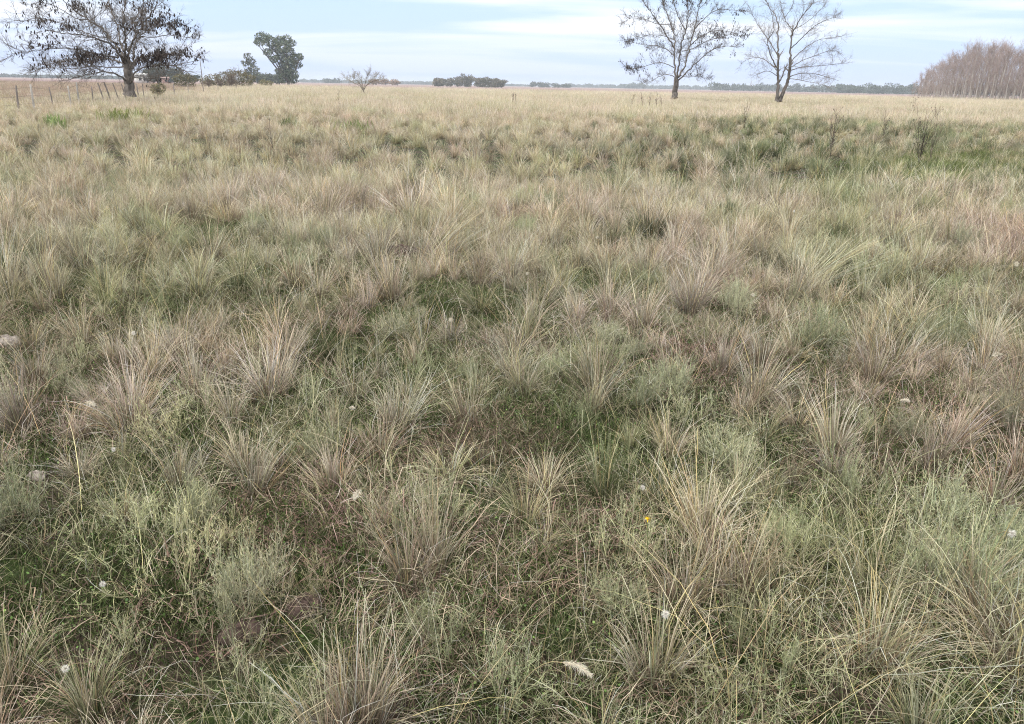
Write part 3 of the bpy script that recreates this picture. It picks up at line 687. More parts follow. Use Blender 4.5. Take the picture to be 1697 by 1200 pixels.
for _ in range(2600):
    y = math.sqrt(rs.uniform(.7 ** 2, 13 ** 2)); x = rs.uniform(-1, 1) * (.74 * y + 1.2); gv = float(gapval(x, y))
    if gv > .3 and rs.uniform() < .8 or (y > 3.2 and rs.uniform() < .5): continue
    p7.append((x, y, float(gz(x, y)), 0, 0, rs.uniform(0, 6.28), rs.uniform(.5, 1.1), rs.randint(0, 3) if vnoise(x, y, 1.1, 91) > rs.normal(0, .5) else rs.randint(3, 6)))
scatter('low_grass', MT_, p7, 'low tangled fine grass filling the spaces between the tussocks', 'grass')
# long loose stalks that cross the foreground
def stalks(seed, n=11, L=.46):
    r_ = np.random.RandomState(seed); g = Geo()
    P0 = np.stack([r_.normal(0, .07, n), r_.normal(0, .07, n), np.zeros(n)], -1)
    V, F, C, P = ribbons(r_, P0, r_.uniform(0, 2 * PI, n), r_.uniform(.1, .8, n), r_.uniform(.2, 1.5, n), L * r_.uniform(.5, 1.3, n), .0019,
                         pick(r_, [OLIVE, GOLD, STRAW], [.4, .3, .3], n), np.minimum(pick(r_, [STRAW, PINKT, GOLD, OLIVE], [.35, .3, .15, .2], n), .6), 8, .3)
    g.add(V, F, C); return g.mesh('stalks', M_GRASS)
ST = [stalks(450 + k) for k in range(5)]
p6 = []
for _ in range(560):
    y = math.sqrt(rs.uniform(.8 ** 2, 9 ** 2)); x = rs.uniform(-1, 1) * (.74 * y + 1.0)
    if gapval(x, y) > .4 and rs.uniform() < .8: continue
    p6.append((x, y, float(gz(x, y)), 0, 0, rs.uniform(0, 6.28), rs.uniform(.7, 1.15), rs.randint(0, 5)))
for _ in range(30):
    px = rs.uniform(1150, 1720); py = rs.uniform(900, 1330); x, y, z = ground_at(px, py)
    p6.append((x, y, z, 0, 0, rs.uniform(0, 6.28), rs.uniform(.8, 1.15), rs.randint(0, 5)))
scatter('loose_grass_stalks', ST, p6, 'long loose straw coloured stalks arching over the foreground', 'grass')

# ------------------------------------------------------------------ seed heads, flower, dung
def plume(px, py, L, ang, label, puff=False, drop=.35, size=1.0):
    """a stalk whose head is seen at px,py; ang = direction of the plume in the ground plane"""
    h = drop; d = ray(px, py); dist = (CAMZ - h) / -d[2]
    top = np.array((d[0] * dist, d[1] * dist, h)); r_ = np.random.RandomState(int(px * 7 + py))
    a = np.array((math.cos(ang), math.sin(ang)))
    bx, by = top[0] + a[0] * h * .45, top[1] + a[1] * h * .45
    bz = float(gz(bx, by)); t = np.linspace(0, 1, 9)
    path = np.stack([bx + (top[0] - bx) * t ** 1.5, by + (top[1] - by) * t ** 1.5, bz + (h - bz) * (1 - (1 - t) ** 1.6)], -1)
    base = np.array((bx, by, bz)); e = empty('seed_head', tuple(base))
    tag(e, label, 'seed head')
    g = Geo(); tubes(g, [path - base], [np.linspace(.0013, .0008, 9)], np.array((.46, .38, .22)), 4)
    link('stalk', g.mesh('stalk', M_TURF), e)
    g = Geo()
    if puff:
        n = 260; dr = r_.normal(0, 1, (n, 3)); dr /= np.linalg.norm(dr, axis=1)[:, None]
        P0 = np.tile(path[-1] - base, (n, 1)); th = np.arccos(dr[:, 2])
        V, F, C, P = ribbons(r_, P0, np.arctan2(dr[:, 1], dr[:, 0]), th, 0.1, .014 * size * r_.uniform(.6, 1.1, n), .0011, jit(r_, (.72, .68, .6), n), jit(r_, (.82, .8, .76), n), 2, .1)
    else:
        n = 340; out = path[-1] - path[-2]; out = out / np.linalg.norm(out); u = np.concatenate([r_.uniform(0, 1, n)])
        drp = out[None] * (u * L)[:, None] + np.array((0, 0, -1.))[None] * ((u ** 2) * L * .35)[:, None]
        P0 = path[-1] - base + drp; az0 = math.atan2(out[1], out[0])
        V, F, C, P = ribbons(r_, P0, az0 + r_.normal(0, .5, n), math.acos(max(-1, min(1, out[2]))) + r_.normal(0, .28, n) + u * .5, .25, .018 * size * np.sin(PI * np.clip(u, .12, .85)) + .006, .0014, jit(r_, (.66, .58, .44), n), jit(r_, (.80, .76, .66), n), 3, .2)
    g.add(V, F, C)
    link('plume', g.mesh('plume', M_FLUFF), e)
for a in [(932, 1098, .075, 2.6, 'long cream feathery seed head bent over at the bottom centre', False, .33, .8),
          (1103, 1018, .02, 1.2, 'round white fluffy seed head low in the right foreground', True, .30, 1.0),
          (1662, 588, .05, .2, 'white feathery seed head near the right edge, above the blue green bush', False, .42, 1.0),
          (1685, 437, .07, 1.0, 'white seed head on a tall stalk at the right edge, the highest one', False, .55, 1.3),
          (1492, 664, .035, 3.0, 'small cream seed head over the green gap on the right', False, .3, .7),
          (140, 668, .05, 2.8, 'white curved seed head in the left part of the pasture', False, .35, .9),
          (597, 812, .05, 1.4, 'slim upright white seed head above the litter patch', False, .4, .6),
          (1677, 884, .02, 1.5, 'white fluffy seed head over the dense sage bush', True, .42, 1.0),
          (170, 968, .02, 1.5, 'small round white seed head in the lower left', True, .28, .7),
          (108, 1108, .02, 1.5, 'thin white fluffy seed head near the lower left corner', True, .3, .8),
          (578, 676, .02, 3.0, 'tiny white seed head left of the central turf patch', False, .25, .6),
          (221, 552, .02, 1.5, 'small round white seed head left, beside the straw tussocks', True, .3, 1.1),
          (1247, 487, .03, 1.4, 'small white seed head under the leaning tussock', False, .4, .9),
          (188, 745, .02, 1.4, 'small pale seed head above the litter on the left', True, .25, .8),
          (990, 393, .03, 1.4, 'tiny pale seed head in the middle distance right of centre', False, .4, 1.0),
          (1316, 350, .03, 1.4, 'tiny white seed head by the broad domed tussock', True, .45, 1.2),
          (748, 528, .03, 1.4, 'cream seed head beside the green hollow near the centre', False, .3, .9),
          (875, 452, .04, 1.4, 'slim white seed head right of the green hollow', False, .25, .8),
          (1065, 808, .02, 1.4, 'small cream head between the sage broom plants', True, .3, .8)]:
    plume(*a)
# yellow flower
x, y, z = ground_at(1072, 905)
d = ray(1072, 876); h = .33; dist = (CAMZ - h) / -d[2]; fx, fy = d[0] * dist, d[1] * dist
e = empty('yellow_flower', (fx, fy, float(gz(fx, fy)))); tag(e, 'small yellow flower on a thin stem beside the sage broom plant', 'flower')
g = Geo(); tubes(g, [np.array([(0, 0, 0), (.01, 0, h * .5), (0, 0, h)])], [np.full(3, .001)], np.array((.2, .25, .1)), 4); link('stem', g.mesh('stem', M_TURF), e)
g = Geo(); r_ = np.random.RandomState(3)
V, F, C, P = ribbons(r_, np.tile((0, 0, h), (11, 1)), np.arange(11) * 2 * PI / 11, 1.2, .3, .011, .006, np.array((.75, .42, .02)), np.array((.80, .52, .03)), 2, .02); g.add(V, F, C)
link('petals', g.mesh('petals', M_TURF), e)
# dung
def lump(name, px, py, w, hgt, mat, label, seed, cat='dung'):
    import bmesh
    x, y, z = ground_at(px, py); r_ = np.random.RandomState(seed)
    bm = bmesh.new(); bmesh.ops.create_icosphere(bm, subdivisions=5, radius=1)
    ph = r_.uniform(0, 6.28, 12)
    for v in bm.verts:
        c = v.co; a = math.atan2(c.y, c.x); q = math.hypot(c.x, c.y)
        rr = 1 + .13 * math.sin(2 * a + ph[0]) + .09 * math.sin(5 * a + ph[1]) + .05 * math.sin(9 * a + ph[2])
        fold = .16 * math.sin(9 * q + 2.2 * math.sin(2 * a + ph[3]) + 3 * c.x) + .07 * math.sin(17 * c.x + ph[4]) * math.sin(15 * c.y + ph[5]) + .04 * math.sin(37 * c.x + ph[6]) * math.sin(33 * c.y + 9 * c.z)
        v.co = Vector((c.x * rr * w * .5, c.y * rr * w * .42, max(-.2, c.z + fold * (c.z > -.2)) * hgt))
    me = bpy.data.meshes.new(name); bm.to_mesh(me); bm.free(); me.materials.append(mat)
    me.polygons.foreach_set('use_smooth', np.ones(len(me.polygons), bool))
    o = link(name, me, None, (x, y, z + .008), r_.uniform(0, 6)); tag(o, label, cat)
lump('cow_dung', 508, 1052, .115, .035, M_DUNG, 'dark folded lump of cow dung in the lower left foreground', 1)
lump('cow_dung', 408, 1095, .12, .028, M_DUNG, 'crumbly brown cow dung lying left of the darker lump', 2)
lump('cow_dung', 552, 856, .05, .02, M_DUNG, 'small brown dung clod on the litter patch', 3)
lump('cow_dung', 14, 582, .19, .035, M_DUNGP, 'bleached pale pat of cow dung at the left edge', 4)
lump('cow_dung', 66, 815, .075, .02, M_DUNGP, 'small pale grey clod on the turf at the left', 5)
lump('cow_dung', 665, 428, .34, .10, M_DUNG, 'dark brown mound of dung in the middle distance left of centre', 6)

# ------------------------------------------------------------------ dry weeds
def weed(px, base_d, top_py, n, label, seed, lean=.25, col=(.10, .078, .068)):
    r_ = np.random.RandomState(seed); a = azi(px); x, y = a[0] * base_d, a[1] * base_d; z = float(gz(x, y))
    top = at(px, top_py, base_d)[2]; H = top - z; g = Geo(); W = .0025 + base_d * .00012
    paths = []; rad_ = []
    for k in range(n):
        b = r_.uniform(0, 6.28); ln = r_.uniform(0, lean) if n > 1 else .03; L = H * (1 if k == 0 else r_.uniform(.55, .98)); t = np.linspace(0, 1, 7)
        P = np.stack([np.cos(b) * ln * L * t ** 1.3, np.sin(b) * ln * L * t ** 1.3, L * t], -1) + r_.normal(0, .008, (7, 3)) * t[:, None]
        paths.append(P); rad_.append(np.linspace(W, W * .45, 7))
        for q in range(r_.randint(4, 9)):
            i = r_.randint(2, 6); b2 = r_.uniform(0, 6.28); l2 = H * r_.uniform(.07, .22)
            Q = np.stack([P[i] + np.array((math.cos(b2) * .5, math.sin(b2) * .5, .85)) * l2 * s for s in (0, .5, 1)]); paths.append(Q); rad_.append(np.array((.6, .5, .4)) * W)
            c = Q[-1]; V = c + r_.normal(0, W * 2.0, (8, 3)); g.add(V, np.array([(0, 1, 2, 3), (4, 5, 6, 7)]), np.array(col))
    tubes(g, paths, rad_, np.array(col), 4)
    o = link('dry_weed', g.mesh('dry_weed', M_TURF), None, (x, y, z)); tag(o, label, 'weed')
weed(1545, 19, 172, 9, 'tall dark many stemmed dry weed standing over the rushes on the right', 1)
weed(1562, 21, 176, 4, 'dark dry weed just behind the tallest one on the right', 11)
weed(1392, 21, 178, 8, 'dark dry weed bush among the rushes left of the tallest weed', 2)
weed(443, 17, 194, 1, 'single thin dark stalk standing alone in the left middle distance', 3)
weed(1240, 34, 163, 3, 'thin forked dry weed left of the dark rushes, below the double trunked tree', 4)
weed(1476, 30, 178, 4, 'low dark dry weed between the two weed bushes on the right', 5)
for k, (px, tp) in enumerate([(1068, 154), (1078, 152), (1090, 153), (1100, 154), (1048, 156), (850, 153), (855, 155)]):
    weed(px, 62 + k, tp, 2, 'small dark dry weed in the far pasture left of the trees', 20 + k); bpy.data.objects[-1] if False else None
for o in COL.objects:
    if o.get('label') == 'small dark dry weed in the far pasture left of the trees': o['group'] = 'small dark weeds in the far pasture'
weed(1520, 60, 158, 2, 'small dark weed in the far straw grass before the poplar plantation', 31)
weed(560, 50, 148, 1, 'lone dark peg like weed left of the small bare tree', 32)

# leafy clumps
def leafy_clump(px, d, wpx, hpx, col, label, seed, n=90):
    r_ = np.random.RandomState(seed); a = azi(px); x, y = a[0] * d, a[1] * d; g = Geo(); s = d / 1361.
    w_ = wpx * s; h = hpx * s + .25
    P0 = np.stack([r_.normal(0, w_ * .22, n), r_.normal(0, w_ * .22, n), np.zeros(n)], -1)
    V, F, C, P = ribbons(r_, P0, r_.uniform(0, 6.28, n), r_.uniform(0, .5, n), r_.uniform(0, .6, n), h * r_.uniform(.6, 1.1, n), .05, jit(r_, np.array(col) * .7, n), jit(r_, col, n, .2), 4, .2)
    g.add(V, F, C)
    o = link('leafy_plant', g.mesh('leafy_plant', M_TURF), None, (x, y, float(gz(x, y)))); tag(o, label, 'plant')
leafy_clump(182, 33, 48, 15, (.30, .34, .12), 'bright yellow green leafy plant in front of the big pod tree', 1, 120)
leafy_clump(224, 36, 24, 10, (.32, .34, .14), 'small yellow green leafy plant right of the brightest one', 2, 50)
leafy_clump(76, 30, 34, 12, (.22, .28, .11), 'dull green leafy plant left of the bright yellow green ones', 3)
leafy_clump(585, 27, 60, 12, (.17, .21, .08), 'dark green leafy plant far out below the small bare tree', 4)
leafy_clump(470, 29, 30, 10, (.16, .20, .08), 'dark green leafy plant below the leaning eucalyptus', 5)

# ------------------------------------------------------------------ trees
def branchy(name, base, limbs, label, seed, twigs=(7, 6), pods=0, podlist=None, mat=M_BARK, twigcol=(.15, .13, .115), dist=100., len2=.42, twig_r=.011, up=.35, extra_trunk=None, droop=0.0):
    """limbs: list of (path points (x,y,z) world, r0, r1); children grow from them"""
    r_ = np.random.RandomState(seed); base = np.array(base, float)
    e = empty(name, tuple(base)); tag(e, label, 'tree')
    g = Geo(); P2 = []; 
    def smooth(P, k):
        P = np.asarray(P, float); t = np.linspace(0, len(P) - 1, k); i = np.minimum(t.astype(int), len(P) - 2); f = t - i
        out = []
        for a, b in zip(i, f):                              # Catmull-Rom
            p0 = P[max(a - 1, 0)]; p1 = P[a]; p2 = P[a + 1]; p3 = P[min(a + 2, len(P) - 1)]
            out.append(.5 * ((2 * p1) + (-p0 + p2) * b + (2 * p0 - 5 * p1 + 4 * p2 - p3) * b * b + (-p0 + 3 * p1 - 3 * p2 + p3) * b ** 3))
        return np.array(out)
    cur = []; trunk = Geo()
    for li, (P, ra, rb) in enumerate(limbs):
        S = smooth(P, 6 * (len(P) - 1) + 1); S[1:-1] += r_.normal(0, ra * (.10 if li < (extra_trunk or 1) else .3), S[1:-1].shape) * np.array((1, 1, .5))
        ra, rb = (ra * .92, rb * .92) if li < (extra_trunk or 1) else (ra * .62, rb * .6); rr = ra + (rb - ra) * np.linspace(0, 1, len(S)) ** .7
        if li < (extra_trunk or 1): rr = rr * (1 + .35 * np.exp(-np.arange(len(S)) * .9)); tubes(trunk, [S - base], [rr], np.array((.1, .09, .08)), 9)
        else: tubes(g, [S - base], [rr], np.array((.1, .09, .08)), 6)
        L = np.linalg.norm(np.diff(S, axis=0), axis=1).sum(); cur.append((S, rb, L, li >= (extra_trunk or 1)))
    tw = Geo(); pods_at = []
    lev1 = []
    for S, rb, L, sub in cur:
        n = int(twigs[0] * (1.0 if sub else .35) * max(1, L / 3.0)); 
        for _ in range(n):
            t = r_.uniform(.22 if sub else .7, 1.0); i = min(int(t * (len(S) - 1)), len(S) - 2)
            T = S[i + 1] - S[i]; T /= np.linalg.norm(T) + 1e-9
            d = T * .75 + r_.normal(0, .6, 3) + np.array((0, 0, up)); d /= np.linalg.norm(d)
            l = min(L, 5.5) * len2 * r_.uniform(.4, 1.1) * (1.15 - .5 * t); k = 6
            Q = [S[i]]
            for s in range(k):
                d = d + r_.normal(0, .16, 3) + np.array((0, 0, .05 - droop * s / k)); d /= np.linalg.norm(d); Q.append(Q[-1] + d * l / k)
            Q = np.array(Q); r1 = max(rb * 1.0, twig_r * 1.9); tubes(tw, [Q - base], [np.linspace(r1, twig_r, k + 1)], np.array(twigcol), 4); lev1.append((Q, l))
    for Q, l in lev1:
        for _ in range(twigs[1]):
            t = r_.uniform(.2, 1); i = min(int(t * (len(Q) - 1)), len(Q) - 2)
            T = Q[i + 1] - Q[i]; T /= np.linalg.norm(T) + 1e-9
            d = T * .8 + r_.normal(0, .5, 3) + np.array((0, 0, up * .3)); d /= np.linalg.norm(d); m = l * r_.uniform(.25, .55)
            q = np.array([Q[i], Q[i] + d * m * .5 + r_.normal(0, .04, 3), Q[i] + d * m + r_.normal(0, .08, 3) - np.array((0, 0, droop * .3 * m))])
            tubes(tw, [q - base], [np.array((1.3, 1, .6)) * twig_r], np.array(twigcol), 3); pods_at.append(q[1]); pods_at.append(q[2])
            for _ in range(2):
                d2 = d + r_.normal(0, .55, 3); q2 = np.array([q[1], q[1] + d2 * m * .45]); tubes(tw, [q2 - base], [np.array((.9, .5)) * twig_r], np.array(twigcol), 3)
    link('trunk', trunk.mesh('trunk', mat, True), e)
    link('limbs', g.mesh('limbs', mat, True), e) if g.n else None
    link('twigs', tw.mesh('twigs', M_LEAF), e)
    if pods:
        pg = Geo(); A = np.array(pods_at)
        px, py, _ = proj(A[:, 0], A[:, 1], A[:, 2]); wgt = np.full(len(A), .04)
        for a, b, c, d, ww in podlist: wgt = np.maximum(wgt, ww * np.exp(-((px - a) / c) ** 2 - ((py - b) / d) ** 2))
        idx = r_.choice(len(A), pods, p=wgt / wgt.sum())
        for k in idx:
            c = A[k] + r_.normal(0, .05, 3)
            for _ in range(r_.randint(1, 4)):
                L = r_.uniform(.09, .22); b = r_.uniform(0, 6.28); w_ = r_.uniform(.022, .045); t = np.linspace(0, 1, 4)
                o_ = c + r_.normal(0, .09, 3); bend = r_.uniform(.2, 1.0)
                P = o_ + np.stack([np.cos(b) * bend * L * t ** 2, np.sin(b) * bend * L * t ** 2, -L * t], -1)
                s = np.array((math.cos(b + 1.5), math.sin(b + 1.5), 0)) * w_; tk = np.array((math.cos(b), math.sin(b), 0)) * .008
                wv = np.array((.5, 1, 1, .4))[:, None]
                V = np.concatenate([P - s * wv, P + tk, P + s * wv]) - base
                F = [(i, i + 1, 5 + i, 4 + i) for i in range(3)] + [(4 + i, 5 + i, 9 + i, 8 + i) for i in range(3)]
                pg.add(V, np.array(F), np.array((.02, .013, .011)))
        link('pods', pg.mesh('pods', M_POD), e)
    return e
def traced(limbs, d, seed, spread=1.0):
    """limbs traced as photo points (px,py,depth offset in m) at distance d"""
    r_ = np.random.RandomState(seed); out = []
    for pts_, ra, rb in limbs: out.append(([at(a, b, d + c * spread) for a, b, c in pts_], ra, rb))
    return out
# big pod tree on the left, 58 m away
D = 58.
b = at(215, 158, D); b[2] = float(gz(b[0], b[1])) - .05
LT = [([(215, 158, 0), (215, 140, 0), (212, 118, 0), (210, 100, 0)], .36, .27),
 ([(212, 118, 0), (222, 106, 1), (221, 92, 2), (224, 75, 2.5), (232, 60, 3), (250, 48, 3.5), (280, 38, 4), (305, 42, 4.5)], .16, .03),
 ([(208, 102, 0), (207, 85, -1), (208, 60, -2), (205, 30, -2.4), (208, 0, -2.6), (212, -50, -3)], .17, .03),
 ([(206, 98, 0), (196, 80, 1), (182, 62, 2), (165, 45, 3), (145, 32, 4), (120, 15, 5), (95, -10, 5.5)], .17, .03),
 ([(206, 104, 0), (192, 84, -1), (180, 72, -2), (160, 64, -3), (135, 58, -4), (105, 55, -5), (70, 48, -5.5)], .13, .025),
 ([(208, 108, 0), (190, 100, 1.5), (165, 95, 3), (130, 96, 4), (95, 104, 5), (65, 108, 6)], .11, .02),
 ([(210, 135, 0), (196, 125, -1), (178, 119, -2), (160, 121, -3), (135, 126, -4), (115, 132, -5)], .11, .02),
 ([(216, 140, 0), (224, 120, -1.5), (240, 112, -3), (262, 108, -4), (290, 108, -5), (330, 100, -6)], .10, .02),
 ([(214, 112, 0), (228, 98, 0), (250, 92, 1), (280, 90, 1.5), (305, 92, 2), (333, 96, 2)], .12, .02),
 ([(210, 95, 0), (216, 78, -2), (226, 58, -4), (240, 35, -5), (258, 10, -6), (270, -25, -6)], .13, .025),
 ([(205, 85, 0), (200, 70, 2), (195, 45, 4), (185, 20, 5), (178, -15, 6), (175, -45, 6)], .13, .025),
 ([(180, 62, 2), (160, 60, 2), (130, 50, 2), (100, 38, 2), (60, 30, 2), (25, 42, 2)], .08, .018),
 ([(196, 95, 0), (170, 92, -2), (140, 84, -3), (100, 80, -4), (60, 84, -4), (15, 90, -4)], .09, .018),
 ([(208, 110, 0), (185, 112, 2), (155, 110, 2), (120, 114, 3), (80, 112, 3), (50, 116, 3)], .08, .018),
 ([(232, 60, 3), (255, 62, 3), (280, 58, 2.5), (310, 62, 2), (330, 66, 2)], .06, .018),
 ([(208, 60, -2), (225, 40, 0), (240, 20, 2), (235, -20, 3)], .07, .02),
 ([(145, 32, 4), (125, 30, 4), (95, 12, 4), (70, 5, 4), (40, 8, 4)], .06, .018),
 ([(210, 125, 0), (222, 128, 3), (245, 130, 4), (262, 128, 5)], .07, .015)]
POD1 = [(100, 5, 40, 14, 1.2), (150, 5, 40, 10, 1.2), (205, 5, 50, 8, .5), (85, 38, 30, 12, 1.1), (78, 65, 26, 14, .9), (160, 92, 50, 10, 1.4), (260, 92, 40, 11, 2.6), (305, 92, 26, 8, 2.2), (275, 35, 28, 10, 2.3),
        (300, 48, 18, 9, 1.6), (220, 42, 22, 8, .5), (110, 100, 35, 8, 1.0), (80, 110, 26, 7, .6), (195, 82, 25, 12, .6), (30, 90, 25, 8, .4), (285, 15, 25, 12, .7), (320, 65, 16, 6, .5), (235, 5, 30, 10, .7)]
branchy('pod_tree', b, traced(LT, D, 1), 'large spreading leafless tree hung with dark pods at the left, by the leaning posts', 5, (13, 8), 1500, POD1, twig_r=.006, len2=.36, droop=.12, up=.22)
# pod tree, right of centre
D = 100.
b = at(1118, 163, D); b[2] = float(gz(b[0], b[1])) - .05
MT = [([(1118, 163, 0), (1119, 148, 0), (1121, 132, 0)], .38, .32),
 ([(1121, 134, 0), (1119, 115, 1), (1117, 90, 2), (1118, 65, 3), (1112, 40, 4), (1100, 10, 5), (1092, -30, 5)], .23, .04),
 ([(1122, 130, 0), (1125, 108, -1), (1128, 80, -2), (1136, 50, -3), (1140, 20, -3), (1138, -30, -3)], .20, .04),
 ([(1124, 128, 0), (1136, 105, 1), (1143, 75, 2), (1152, 45, 3), (1158, 15, 4), (1168, -25, 4)], .22, .04),
 ([(1124, 133, 0), (1136, 122, -1), (1150, 108, -2), (1168, 92, -3), (1182, 82, -4), (1205, 76, -4.5), (1222, 80, -5)], .17, .03),
 ([(1118, 80, 2), (1108, 64, 1), (1096, 45, 0), (1082, 25, -1), (1068, 5, -2), (1058, -15, -2)], .15, .03),
 ([(1117, 92, 2), (1105, 82, 4), (1088, 76, 5), (1066, 74, 6), (1040, 68, 6.5)], .11, .025),
 ([(1117, 112, 1), (1104, 106, 3), (1090, 104, 4), (1068, 110, 5), (1052, 114, 6), (1036, 112, 6)], .10, .025),
 ([(1119, 128, 0), (1108, 124, -2), (1094, 126, -3), (1080, 134, -4), (1062, 138, -5)], .09, .02),
 ([(1144, 75, 2), (1160, 62, 1), (1180, 52, 0), (1205, 52, -1), (1236, 62, -2)], .11, .025),
 ([(1150, 50, 3), (1166, 32, 4), (1185, 18, 5), (1205, 16, 6), (1232, 20, 6)], .10, .025),
 ([(1118, 66, 3), (1100, 60, 6), (1078, 58, 7), (1056, 64, 8), (1030, 66, 8)], .08, .02),
 ([(1130, 85, -2), (1150, 80, -5), (1172, 68, -6), (1200, 60, -7), (1225, 54, -8)], .09, .02),
 ([(1136, 50, -3), (1125, 30, -5), (1118, 8, -6), (1112, -20, -7)], .10, .03),
 ([(1128, 125, 0), (1140, 128, 2), (1154, 126, 4), (1168, 130, 5), (1180, 134, 6)], .06, .015),
 ([(1112, 40, 4), (1090, 40, 5), (1068, 32, 6), (1046, 30, 6), (1032, 38, 6)], .08, .02)]
POD2 = [(1042, 68, 16, 6, 1.3), (1055, 112, 24, 10, 1.6), (1048, 30, 14, 10, .8), (1150, 2, 50, 8, 1.4), (1230, 20, 18, 7, 1.8), (1218, 22, 20, 12, 1.2), (1190, 56, 30, 8, 1.3), (1234, 60, 12, 10, 1.8), (1220, 93, 10, 5, 2.2), (1150, 112, 18, 9, 1.2),
        (1080, 18, 20, 10, .8), (1046, 5, 10, 10, 1.0), (1072, 85, 30, 12, .5), (1120, 48, 20, 12, .4), (1075, 100, 20, 12, .6), (1190, 35, 30, 10, .6), (1170, 70, 20, 10, .5)]
branchy('pod_tree', b, traced(MT, D, 2), 'tall leafless tree with scattered dark pods standing alone right of centre', 6, (11, 8), 900, POD2, twig_r=.0068, len2=.34, up=.3)
# double-trunked bare tree
D = 92.
b = at(1290, 168, D); b[2] = float(gz(b[0], b[1])) - .05
DT = [([(1287, 168, 0), (1289, 150, 0), (1290, 134, 0), (1289, 115, 0), (1290, 90, 0)],   .23, .11),
 ([(1292, 168, .2), (1299, 150, .3), (1305, 136, .5), (1309, 115, .5), (1310, 95, .5)],   .25, .13),
 ([(1290, 90, 0), (1289, 60, 1), (1287, 30, 2), (1275, 12, 3), (1268, 0, 3)], .17, .03),
 ([(1289, 115, 0), (1280, 98, -1), (1274, 82, -2), (1272, 66, -2.5), (1282, 52, -3), (1280, 26, -3), (1272, 4, -3)], .13, .03),
 ([(1310, 95, .5), (1311, 65, 1), (1313, 50, 2), (1306, 40, 3), (1298, 22, 4), (1293, 2, 4)], .17, .03),
 ([(1312, 60, 1), (1322, 38, -1), (1335, 20, -2), (1345, 8, -3), (1350, -2, -4)], .12, .03),
 ([(1310, 105, .5), (1322, 90, 2), (1340, 76, 3), (1358, 66, 4), (1385, 62, 5), (1395, 60, 5)], .10, .02),
 ([(1308, 118, .5), (1325, 112, -1), (1345, 110, -2), (1370, 108, -3), (1400, 104, -4)], .09, .02),
 ([(1307, 128, .5), (1325, 122, 2), (1348, 122, 3), (1372, 128, 4), (1390, 134, 5)], .09, .02),
 ([(1292, 136, 0), (1298, 122, -.2), (1304, 108, 0)], .11, .10),
 ([(1289, 118, 0), (1275, 104, 2), (1258, 96, 3), (1240, 98, 4), (1228, 106, 5)], .09, .02),
 ([(1288, 126, 0), (1274, 118, -2), (1258, 122, -3), (1244, 130, -4)], .07, .015),
 ([(1289, 95, 0), (1276, 70, 3), (1262, 50, 5), (1250, 30, 6), (1240, 8, 6)], .10, .02),
 ([(1311, 80, 1), (1330, 62, -3), (1350, 44, -5), (1372, 32, -6), (1392, 28, -6)], .10, .02),
 ([(1310, 112, .5), (1330, 100, 5), (1352, 92, 6), (1376, 84, 7), (1392, 86, 8)], .08, .02),
 ([(1306, 130, .5), (1322, 132, -3), (1342, 136, -4), (1362, 140, -5), (1374, 144, -5)], .06, .015),
 ([(1300, 30, 4), (1312, 12, 4), (1316, 2, 4)], .06, .02),
 ([(1313, 50, 2), (1332, 40, 4), (1352, 24, 5), (1368, 8, 6)], .07, .02)]
branchy('bare_tree', b, traced(DT, D, 3), 'leafless double trunked tree with fine pale twigs at the right', 7, (9, 8), 0, twig_r=.0048, len2=.36, twigcol=(.26, .235, .22), extra_trunk=2, up=.22)
# small bare tree
D = 110.
b = at(603, 156, D); b[2] = float(gz(b[0], b[1])) - .05
SM = [([(604, 156, 0), (602, 150, 0)], .12, .10), ([(602, 150, 0), (597, 143, 0), (588, 138, 1), (578, 133, 2), (570, 128, 3)], .09, .02), ([(603, 150, 0), (607, 142, -1), (616, 136, -2), (628, 132, -3), (638, 134, -3)], .09, .02),
      ([(602, 148, 0), (600, 138, 1), (594, 126, 2), (588, 118, 3)], .08, .02), ([(603, 148, 0), (606, 134, -1), (610, 124, -2), (616, 116, -3)], .08, .02), ([(602, 146, 0), (592, 134, -2), (580, 126, -3)], .06, .02), ([(606, 144, 0), (618, 130, 2), (628, 122, 3)], .06, .02)]
branchy('small_bare_tree', b, traced(SM, D, 4), 'small round bare tree with pale yellowish twigs left of centre', 8, (14, 7), 0, twig_r=.005, len2=.32, twigcol=(.30, .26, .19), up=.25)

# leafy trees: crown of lobes filled with leaf clusters
def leaf_cloud(r_, lobes, n, size, cols, p):
    """lobes: (centre xyz, radius xyz); leaves sit mostly near each lobe's shell"""
    w_ = np.array([l[1][0] * l[1][2] for l in lobes]); idx = r_.choice(len(lobes), n, p=w_ / w_.sum())
    C = np.array([l[0] for l in lobes])[idx]; S = np.array([l[1] for l in lobes])[idx]
    d = r_.normal(0, 1, (n, 3)); d /= np.linalg.norm(d, axis=1)[:, None]; P = C + d * S * (r_.uniform(.25, 1.08, n) ** .5)[:, None]
    a = r_.normal(0, 1, (n, 3)); a /= np.linalg.norm(a, axis=1)[:, None]; b_ = np.cross(a, r_.normal(0, 1, (n, 3))); b_ /= np.linalg.norm(b_, axis=1)[:, None]
    s = size * r_.uniform(.5, 1.3, n)[:, None]
    V = np.stack([P - a * s * .5, P - b_ * s * .22, P + a * s * .5, P + b_ * s * .22], 1).reshape(-1, 3)
    F = np.arange(4 * n).reshape(-1, 4); Cc = np.repeat(pick(r_, cols, p, n), 4, 0)
    return V, F, Cc
